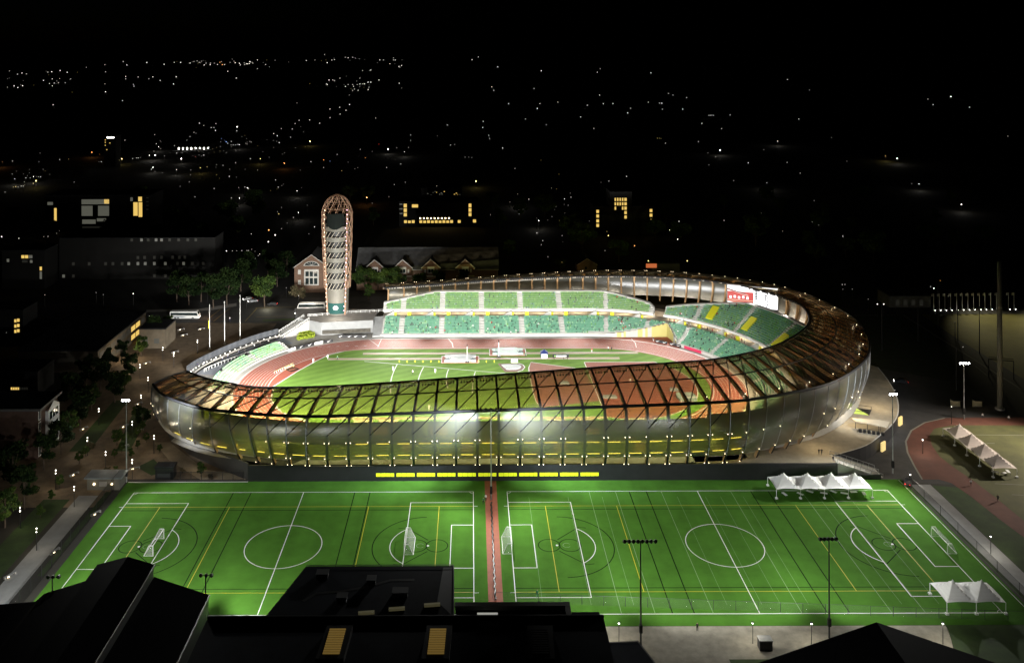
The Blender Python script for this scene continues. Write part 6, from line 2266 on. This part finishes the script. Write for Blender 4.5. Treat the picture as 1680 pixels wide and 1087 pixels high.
# ------------------------------------------------------------------ town lights
CR = {'a': (0, 60, 3.881), 'b': (400, 60, 3.36), 'c': (850, 80, 3.0186), 'd': (1250, 80, 3.0186), 'e': (1380, 400, 2.86), 'f': (240, 300, 4.529), 'g': (0, 280, 4.53), 'h': (0, 480, 3.397)}
TOWN = {
 'a': '60 220,112 240o,140 233,168 238,305 227,330 225,383 217,428 228,277 280,333 270,380 268,450 270,315 300,345 297,372 295,415 295,333 315,48 323,90 315,114 325,144 314,338 435,550 197,668 180,672 225,770 135,785 160,808 182,800 255,800 270,880 258,935 166,948 270,973 257,1020 280,850 305,853 317,668 302,672 352,780 408,1045 177,1110 165,1150 165,1122 257,1105 303,1210 170,1235 160,1255 155,1268 165,1283 158,1300 182,1312 170,1338 180,1340 170,1365 170,1385 178,1400 165o,1410 160o,1415 180o,1430 180,1465 165,1490 158,1498 168,1525 170,1530 182,1555 168,1575 175,1590 160,1605 165,1450 222,1505 265,795 660,585 737O,635 750o,437 780y,380 783,255 742,248 797,275 845,78 875,95 905,165 900,192 900,213 892,230 918Y,245 893,258 893,212 935y,155 925,135 952,148 952,85 958y,100 955y,115 958,32 990,15 798o,80 793,680 785,630 797,645 797,760 787y,775 778Y,845 777,868 773,880 773,895 770,985 625,1020 663,995 683,1010 700,980 730,988 755W,950 757,1048 760,1110 695,1125 742,1155 777W,1270 552,1297 567,1345 580,1362 580,1375 555,1372 598,1210 637,1235 610,1195 675,1190 660,1327 670,1355 683W,1345 677,1410 650u,1430 660u,1440 670u,1450 680,1405 670,1473 668,1470 690,1485 690,1500 690,1515 688,1525 688,1510 575W,1508 600,1540 637,1565 680,1575 672,1590 668,1600 672,1570 650,1298 755,1245 765r,975 832W,965 845,1125 847,1213 880,1205 925,1215 850,1275 835y,1320 830y,1380 880y,1420 820,1380 815,1463 845,1500 803,1595 778,1460 890,1505 895,1365 967,1520 962,1580 967,1560 957,1240 1020,1475 1027,1525 1027',
 'b': '410 110,430 105,445 100o,455 105o,468 110o,478 105o,490 108,518 110,530 112,545 110W,560 115,575 118,590 112,600 115,615 120,630 112,645 112,690 112W,705 112W,720 108W,735 110W,745 112,825 118,840 108o,345 133,392 130,485 130,500 128,460 145,750 130,770 130,805 150,825 130,835 130,855 165,860 170,870 160,655 188,695 188,700 185,455 262,460 265,470 240,500 243,530 230,490 240,560 275,575 265,600 265,605 275,625 265,640 262,655 262,665 262,685 252,700 252,745 240,600 297,610 290,630 297,685 293,690 280,640 230,120 155,75 178,15 150,35 140,30 150,5 155,50 148,75 130,857 258,1258 128,1293 113,1400 168,1640 188,1367 278,1378 297,1600 287o,1460 370,1632 370,1618 397,1553 455,1320 468,1317 502,1350 545,1355 562,528 390,583 375,475 400,563 407,531 428,475 447,305 462,363 460,283 480,418 478,207 508,267 510,165 535,185 547,258 555,365 578Y,727 450,920 543,920 573,1067 547,745 593r,1122 488r,795 620W,843 613,908 612,885 635,642 622,708 633,670 668o,440 680o,475 687u,35 673,90 673y,140 665,370 690,440 722,540 740y,612 728,628 722,865 702,787 722,830 816,890 803,1220 665,1240 665,1257 667,1495 727,1427 615,1140 598,1162 595,225 698o,575 692,515 650,225 640,190 830,195 585,20 833,75 890,293 850,175 790,678 887O,800 882,708 918,1280 797Y,1063 825,1510 868,1572 895,1467 912,1503 900',
 'c': '115 110,393 117,407 100,658 120,197 265,310 338,403 230,343 280,422 273,470 272,557 295,543 318,645 265,700 270,712 270,715 300,767 230,745 222,835 242,815 300,945 330,955 330,967 330,1050 328,910 370,1008 396,375 395,140 377,690 443y,700 443y,708 445y,730 468,893 460,1000 503W,940 515,978 535,945 575,1140 565,1217 500,1285 458,1068 653,1232 664,1205 813,1020 850,797 855,750 898W,790 943W,640 905,537 632,450 655,428 690,258 715,262 735,230 743,248 775,165 690,53 745,168 831,102 851,93 912,122 950,115 970,148 1030,218 925,353 853,300 908,440 905y,447 925Y,430 1000,577 975O,645 1050Y,838 1050Y,217 1057y,5 818',
 'd': '127 153,235 205,183 348,345 440,78 460,125 563,421 557,612 530y,670 543W,742 668,778 670,259 752,249 857,281 873,102 903,401 928,822 250,848 277,936 237W,1028 290,1218 433,988 771W,190 616',
 'e': '5 190,18 190,8 212,52 212,170 282W,200 282W,127 258,420 200,435 208W,465 172o,502 245,518 763W,252 685,572 483',
 'f': '504 42,363 103,688 36,757 40,632 112,825 113,730 30,978 30,1005 182,975 215,985 230y,1130 220,1093 257,1047 298,1005 340,958 387W,907 437W,910 350O,780 378,1250 327,1208 378,1196 165,595 505W,640 505,672 503,710 503,748 502,760 502,783 493,808 508,842 528,832 540,812 560,793 580,773 603,715 657,705 670,1040 778,1133 838,453 797,743 847,1105 968W',
 'g': '12 490W,325 490,357 488,140 502,442 447,420 465,465 520,333 922,715 905,768 920,990 913W,180 1050',
 'h': '250 12,500 165W,483 213r,135 108,36 222,183 440,440 350'}
LC = {'w': (1, .95, .85), 'o': (1, .42, .12), 'y': (1, .78, .25), 'r': (1, .08, .05), 'u': (.35, .5, 1)}
LN = {'w': 'white', 'o': 'orange', 'y': 'yellow', 'r': 'red', 'u': 'bluish'}
lm_ = {(c, b): mat(f'town_lamp_{LN[c]}{("", "_bright", "_faint", "_clear")[b]}', (1, 1, 1), .5, emit=LC[c], estr=(.75, 3.4, .3, 1.7)[b], sample=False) for c in LC for b in (0, 1, 2, 3)}
far = MB(); far_m = [lm_[('w', 3)], lm_[('o', 3)], lm_[('y', 3)], lm_[('w', 0)], lm_[('w', 2)], lm_[('y', 2)]]
rl = random.Random(21)
ALLT = []
for key, dat in TOWN.items():
    ox, oy, sc_ = CR[key]
    for tok in dat.split(','):
        a, b = tok.split()
        c = 'w'; br = 0
        if not b[-1].isdigit():
            ch = b[-1]; b = b[:-1]
            br = 1 if ch.isupper() else 0
            c = ch.lower()
        u, v = ox + float(a) / sc_, oy + float(b) / sc_
        hgt = 5.5
        q = W(u, v, hgt)
        rr = (.80 if br else .50) * q.y / F * rl.uniform(.75, 1.2)
        ALLT.append((rr * (1.6 if br else 1) / q.y, c, br, q, rr, u))
ALLT.sort(key=lambda k: (k[3].y / (1.8 if k[2] else 1)))
for k, (_, c, br, q, rr, u) in enumerate(ALLT):
        hgt = 5.5
        if k >= 285:
            far.ball(q, rr * 1.15, {'w': 0, 'o': 1, 'y': 2}.get(c, 0) if (br or rl.random() < .6) else 3)
            continue
        mb = MB(); mb.ball((0, 0, hgt), rr); mb.tube([(0, 0, 0), (0, 0, hgt - rr * .8)], .1, 1, 4)
        o = mb.build('town_lamp', [lm_[(c, 1 if br else rl.choice((0, 0, 2, 2, 3)))], M_black])
        o.location = (q.x, q.y, 0)
        side = 'left of the tower' if u < 525 else ('between the tower and the stadium screen' if u < 1190 else 'beyond the right end of the stadium')
        tag(o, f'{"bright" if br else "tiny"} {LN[c]} lamp in the dark town {side}', 'street lamp', f'{"bright" if br else "tiny"} {LN[c]} town lamps {side}')
for k in range(130):
    cu, cv, su, sv = rl.choice(((390, 240, 45, 9), (320, 243, 40, 8), (590, 97, 40, 4), (360, 102, 50, 4), (480, 220, 50, 25), (580, 135, 30, 9), (60, 290, 40, 10), (380, 290, 90, 16), (60, 130, 40, 10), (880, 330, 60, 30)))
    u, v = rl.gauss(cu, su), max(90, rl.gauss(cv, sv))
    q = W(u, v, 5.5)
    far.ball(q, .34 * q.y / F, rl.choice((4, 4, 3, 5)))
for k, (_, c, br, q, rr, u) in enumerate(ALLT[:285]):
    if (k % 8 == 0 or br) and 560 < q.y < 1100:
        point(q.x, q.y - 1, 5.2, 190 * (1 + q.y / 600), LC[c], .3)
o = far.build('distant_city_lights', far_m); tag(o, 'string of city lights strung along the far horizon', 'city lights', kind='stuff')

# ------------------------------------------------------------------ light
def spot(x, y, z, tx, ty, tz, P_, ang=110, blend=.7, col=(1, 1, 1), rad=.8):
    l = bpy.data.lights.new('flood_or_fill_beam', 'SPOT')
    l.energy = P_; l.spot_size = R(ang); l.spot_blend = blend; l.color = col; l.shadow_soft_size = rad
    o = bpy.data.objects.new('flood_or_fill_beam', l); COL.objects.link(o)
    o.location = (x, y, z)
    o.rotation_euler = (Vector((tx, ty, tz)) - Vector((x, y, z))).to_track_quat('-Z', 'Y').to_euler()
    return o


STAD = 3.3
KW = 1000.
fc = (1, .985, .94)
for t_, ke in ((2.2, 1.7), (3.2, 1.6), (4.2, 1.5), (5.2, 1.4), (6.2, 1.2), (7.2, 1.0), (8.2, .85), (9.4, .7), (10.8, .7), (12.0, .7)):
    p = shell(t_, .05)
    c = Vector((max(-62, min(70, p.x * .95)), 312, 0))
    spot(p.x, p.y + .4, p.z - 1.3, c.x, c.y, 0, 40 * KW * STAD * ke, 122, .8, fc)
spot(-84, 283, 12.4, -85, 322, 0, 70 * KW * STAD, 76, .8, fc)
for t_ in (13.2, 14.6, 16.0):
    p = shell(t_, .05); spot(p.x, p.y, p.z - 1.3, 56, 306, 0, 11 * KW * STAD, 74, .9, fc)
for t_ in (18.0, 18.7, 19.4, 20.1, 20.8, 21.5, 21.95):
    p = shell(t_, .05); spot(p.x, p.y - .4, p.z - 1.3, p.x * .9, 343, 0, 20 * KW * STAD, 52, 1., fc)
# ceiling lamps of the concourse slot between the tiers
for k in range(13):
    q = -78 + 8.4 * k
    x, y = path(q, 67)
    l = bpy.data.lights.new('concourse_lamp_fill', 'AREA'); l.shape = 'RECTANGLE'; l.size = 7; l.size_y = .5; l.energy = 260; l.color = (1, .8, .5)
    o = bpy.data.objects.new('concourse_lamp_fill', l); COL.objects.link(o); o.location = (x, y, 6.3)
for k in range(8):
    q = 34 + 9 * k
    x, y = path(q, 67)
    l = bpy.data.lights.new('concourse_lamp_fill', 'AREA'); l.shape = 'RECTANGLE'; l.size = 7; l.size_y = .5; l.energy = 260; l.color = (1, .8, .5)
    o = bpy.data.objects.new('concourse_lamp_fill', l); COL.objects.link(o); o.location = (x, y, 6.3); o.rotation_euler = (0, 0, -R(q))
# warm area lights added unseen under the roof to wash the timber ribs
for k in range(22):
    t_ = 14.0 + 7.9 * k / 21
    p = shell(t_, .38)
    l = bpy.data.lights.new('rib_wash', 'AREA'); l.shape = 'RECTANGLE'; l.size = 6; l.size_y = .5; l.energy = 800 if t_ > 17 else 420; l.color = (1, .88, .66)
    o = bpy.data.objects.new('rib_wash', l); COL.objects.link(o); o.location = (p.x, p.y, p.z - 1.5)
    q = shell(t_, 1.25)
    o.rotation_euler = (Vector((q.x, q.y, q.z)) - o.location).to_track_quat('-Z', 'Y').to_euler()
# green-tinged area lights added to brighten the near rear wall
for k in range(15):
    x = -62 + 9.7 * k
    y0 = 245.4 + (0 if abs(x) < 55 else (abs(x) - 55) ** 2 / 90)
    for z, e in ((9.0, 150), (13.0, 70)):
        l = bpy.data.lights.new('concourse_lamp_fill', 'AREA'); l.shape = 'RECTANGLE'; l.size = 9; l.size_y = .4; l.energy = e; l.color = (.95, 1, .42)
        o = bpy.data.objects.new('concourse_lamp_fill', l); COL.objects.link(o); o.location = (x, y0, z)
        o.rotation_euler = (Vector((x, y0 + 5.2, z - 3.5)) - o.location).to_track_quat('-Z', 'Y').to_euler()
# small roof lamps along the outer ring at the right-hand end
for i, t_ in enumerate(STN):
    if 9.5 < t_ < 16 and i % 4 == 0:
        p = shell(t_, .86); point(p.x, p.y, p.z + 1.2, 40, (1, .78, .5), .2)
# practice pitch masts
PW = 1.0
for x, y, z, P_, dd in ((33.6, 176.9, 20.5, 34, 17), (72.1, 178.8, 19.7, 32, 17), (-54.9, 181.5, 14, 26, 15), (-86.4, 181.5, 14, 18, 10)):
    for s2 in (-1, 1):
        spot(x + s2 * .6, y, z, x + s2 * dd, 201, 0, P_ * KW * PW, 86, .6, (1, 1, .95), .4)
        spot(x + s2 * .6, y, z, x + s2 * (dd + 4), 191, 0, P_ * .28 * KW * PW, 100, .9, (1, 1, .95), .4)
for x, y, z, tx, ty, P_ in ((4.95, 232.3, 23.6, -22, 208, 62), (4.95, 232.3, 23.6, 32, 208, 62), (117.5, 246.0, 22.5, 90, 216, 74), (-95.2, 242.8, 22.9, -66, 216, 66)):
    spot(x, y, z, tx, ty, 0, P_ * KW * PW, 100, .7, (1, 1, .95), .4)
spot(4.95, 232.0, 23.4, 4.95, 219, 0, 14 * KW, 110, .9, (1, 1, .95), .4)
# back lamps of the same masts that fall on the glazed facade
for dx in (-2.2, 2.2):
    for kk, pw in ((4.2, 55), (8.0, 150)):
        spot(4.95 + dx, 233.9, 23.4, 4.95 + dx * kk, 241, 14, pw * KW, 66, 1., (.82, .9, 1), .6)
spot(-95.6, 244.2, 22.6, -82, 257, 14, 75 * KW, 54, .9, (.88, .93, 1), .6)
spot(117.8, 247.6, 22.4, 119, 270, 12, 45 * KW, 75, .9, (.88, .93, 1), .6)
p = W(1581.5, 687); spot(p.x, p.y, 18, p.x + 6, p.y - 24, 0, 22 * KW, 130, .8, (1, .9, .7), .5)
spot(192, 262, 27, 150, 256, 0, 190 * KW, 90, .8, (1, .9, .78), .6)
spot(226, 420, 26, 232, 362, 0, 75 * KW, 66, .8, (1, .92, .6), 1)  # added beam without a mast, brightens the yellow field
spot(262, 420, 26, 262, 362, 0, 85 * KW, 70, .8, (1, .92, .6), 1)  # second added beam for the same field
# plaza lamps, then added fills
for q in LP3:
    point(q.x, q.y - .4, 4.9, 280, (1, .84, .6), .25)
for q in SLAMP:
    point(q.x, q.y, 3.8, 620, (1, .92, .75), .25)
for u, v, P_, z in ((1400, 700, 1300, 8), (1440, 670, 1100, 8), (1345, 738, 900, 8), (1375, 690, 700, 8)):
    q = W(u, v, 4.2)
    l = bpy.data.lights.new('deck_fill', 'AREA'); l.size = 1.5; l.energy = P_ * .5; l.color = (1, .78, .45)  # added downlight without a fixture, brightens the deck
    o = bpy.data.objects.new('deck_fill', l); COL.objects.link(o); o.location = (q.x, q.y, z + 3)
for x, y, z, P_, c in ((-94, 404, 2.5, 5200, (1, .95, .7)), (-74, 398, 6, 16000, (1, .92, .8)), (-57, 371, 10, 9000, (1, .92, .8)), (-78, 425, 9, 2600, (1, .88, .7)), (-45, 424, 9, 2200, (1, .92, .8)), (-118, 392, 3, 1500, (1, .6, .35)), (-98, 360, 7, 1800, (1, .85, .65)), (-131, 338, 4, 9000, (1, .8, .55)), (-130, 358, 4, 9000, (1, .75, .5)), (-120, 262, 5, 2500, (1, .95, .9)),
                        (-30, 426, 8, 1500, (1, .95, .85)), (-104, 266, 3, 500, (1, .8, .5)), (-119, 262, 8, 1500, (.9, .95, 1)), (-78, 249, 3, 500, (1, .75, .45)), (-100, 246, 4, 500, (1, .78, .5)), (142, 300, 9, 900, (1, .85, .6)), (54, 465, 5, 500, (1, .45, .15))):
    point(x, y, z, P_ * .17, c, 1.2)  # added fills without fixtures for coach, terrace, street tree and building fronts

# night sky: the sun is well below the horizon
wd = bpy.data.worlds.new('World'); sc.world = wd
wd.use_nodes = True
nt = wd.node_tree
bg = nt.nodes['Background']
sky = nt.nodes.new('ShaderNodeTexSky')
sky.sky_type = 'NISHITA'
sky.sun_disc = False
sky.sun_elevation = R(-7)
sky.sun_rotation = R(300)
sky.air_density = 1.0
tint = nt.nodes.new('ShaderNodeMix'); tint.data_type = 'RGBA'; tint.blend_type = 'MULTIPLY'
tint.inputs['Factor'].default_value = 1
tint.inputs['B'].default_value = (.25, .5, 1, 1)
nt.links.new(sky.outputs[0], tint.inputs['A'])
nt.links.new(tint.outputs['Result'], bg.inputs[0])
bg.inputs[1].default_value = .05
sl_ = bpy.data.lights.new('faint_fill', 'SUN'); sl_.energy = .0025; sl_.angle = R(.5); sl_.color = (.75, .85, 1)  # faint bluish sun added to fill the dark roofs
so = bpy.data.objects.new('faint_fill', sl_); COL.objects.link(so); so.rotation_euler = (R(40), R(20), 0)

# ------------------------------------------------------------------ camera and render settings
cd_ = bpy.data.cameras.new('camera')
cam = bpy.data.objects.new('camera', cd_); COL.objects.link(cam)
cam.location = (0, 0, CZ)
cam.rotation_euler = (R(90), -ROLL, 0)
cd_.sensor_fit = 'HORIZONTAL'; cd_.sensor_width = 36
cd_.lens = F / 1680 * 36
cd_.shift_x = (840 - U0) / 1680
cd_.shift_y = -(543.5 - V0) / 1680
cd_.clip_start = 1; cd_.clip_end = 60000
sc.camera = cam
sc.view_settings.view_transform = 'Standard'
sc.view_settings.look = 'None'
sc.view_settings.exposure = 0; sc.view_settings.gamma = 1
sc.cycles.use_denoising = True
try:
    sc.cycles.denoiser = 'OPENIMAGEDENOISE'
except Exception:
    pass
sc.cycles.max_bounces = 8
sc.cycles.diffuse_bounces = 3
sc.cycles.glossy_bounces = 3
sc.cycles.transparent_max_bounces = 24
sc.cycles.sample_clamp_indirect = 6
sc.cycles.use_light_tree = True
sc.render.film_transparent = False
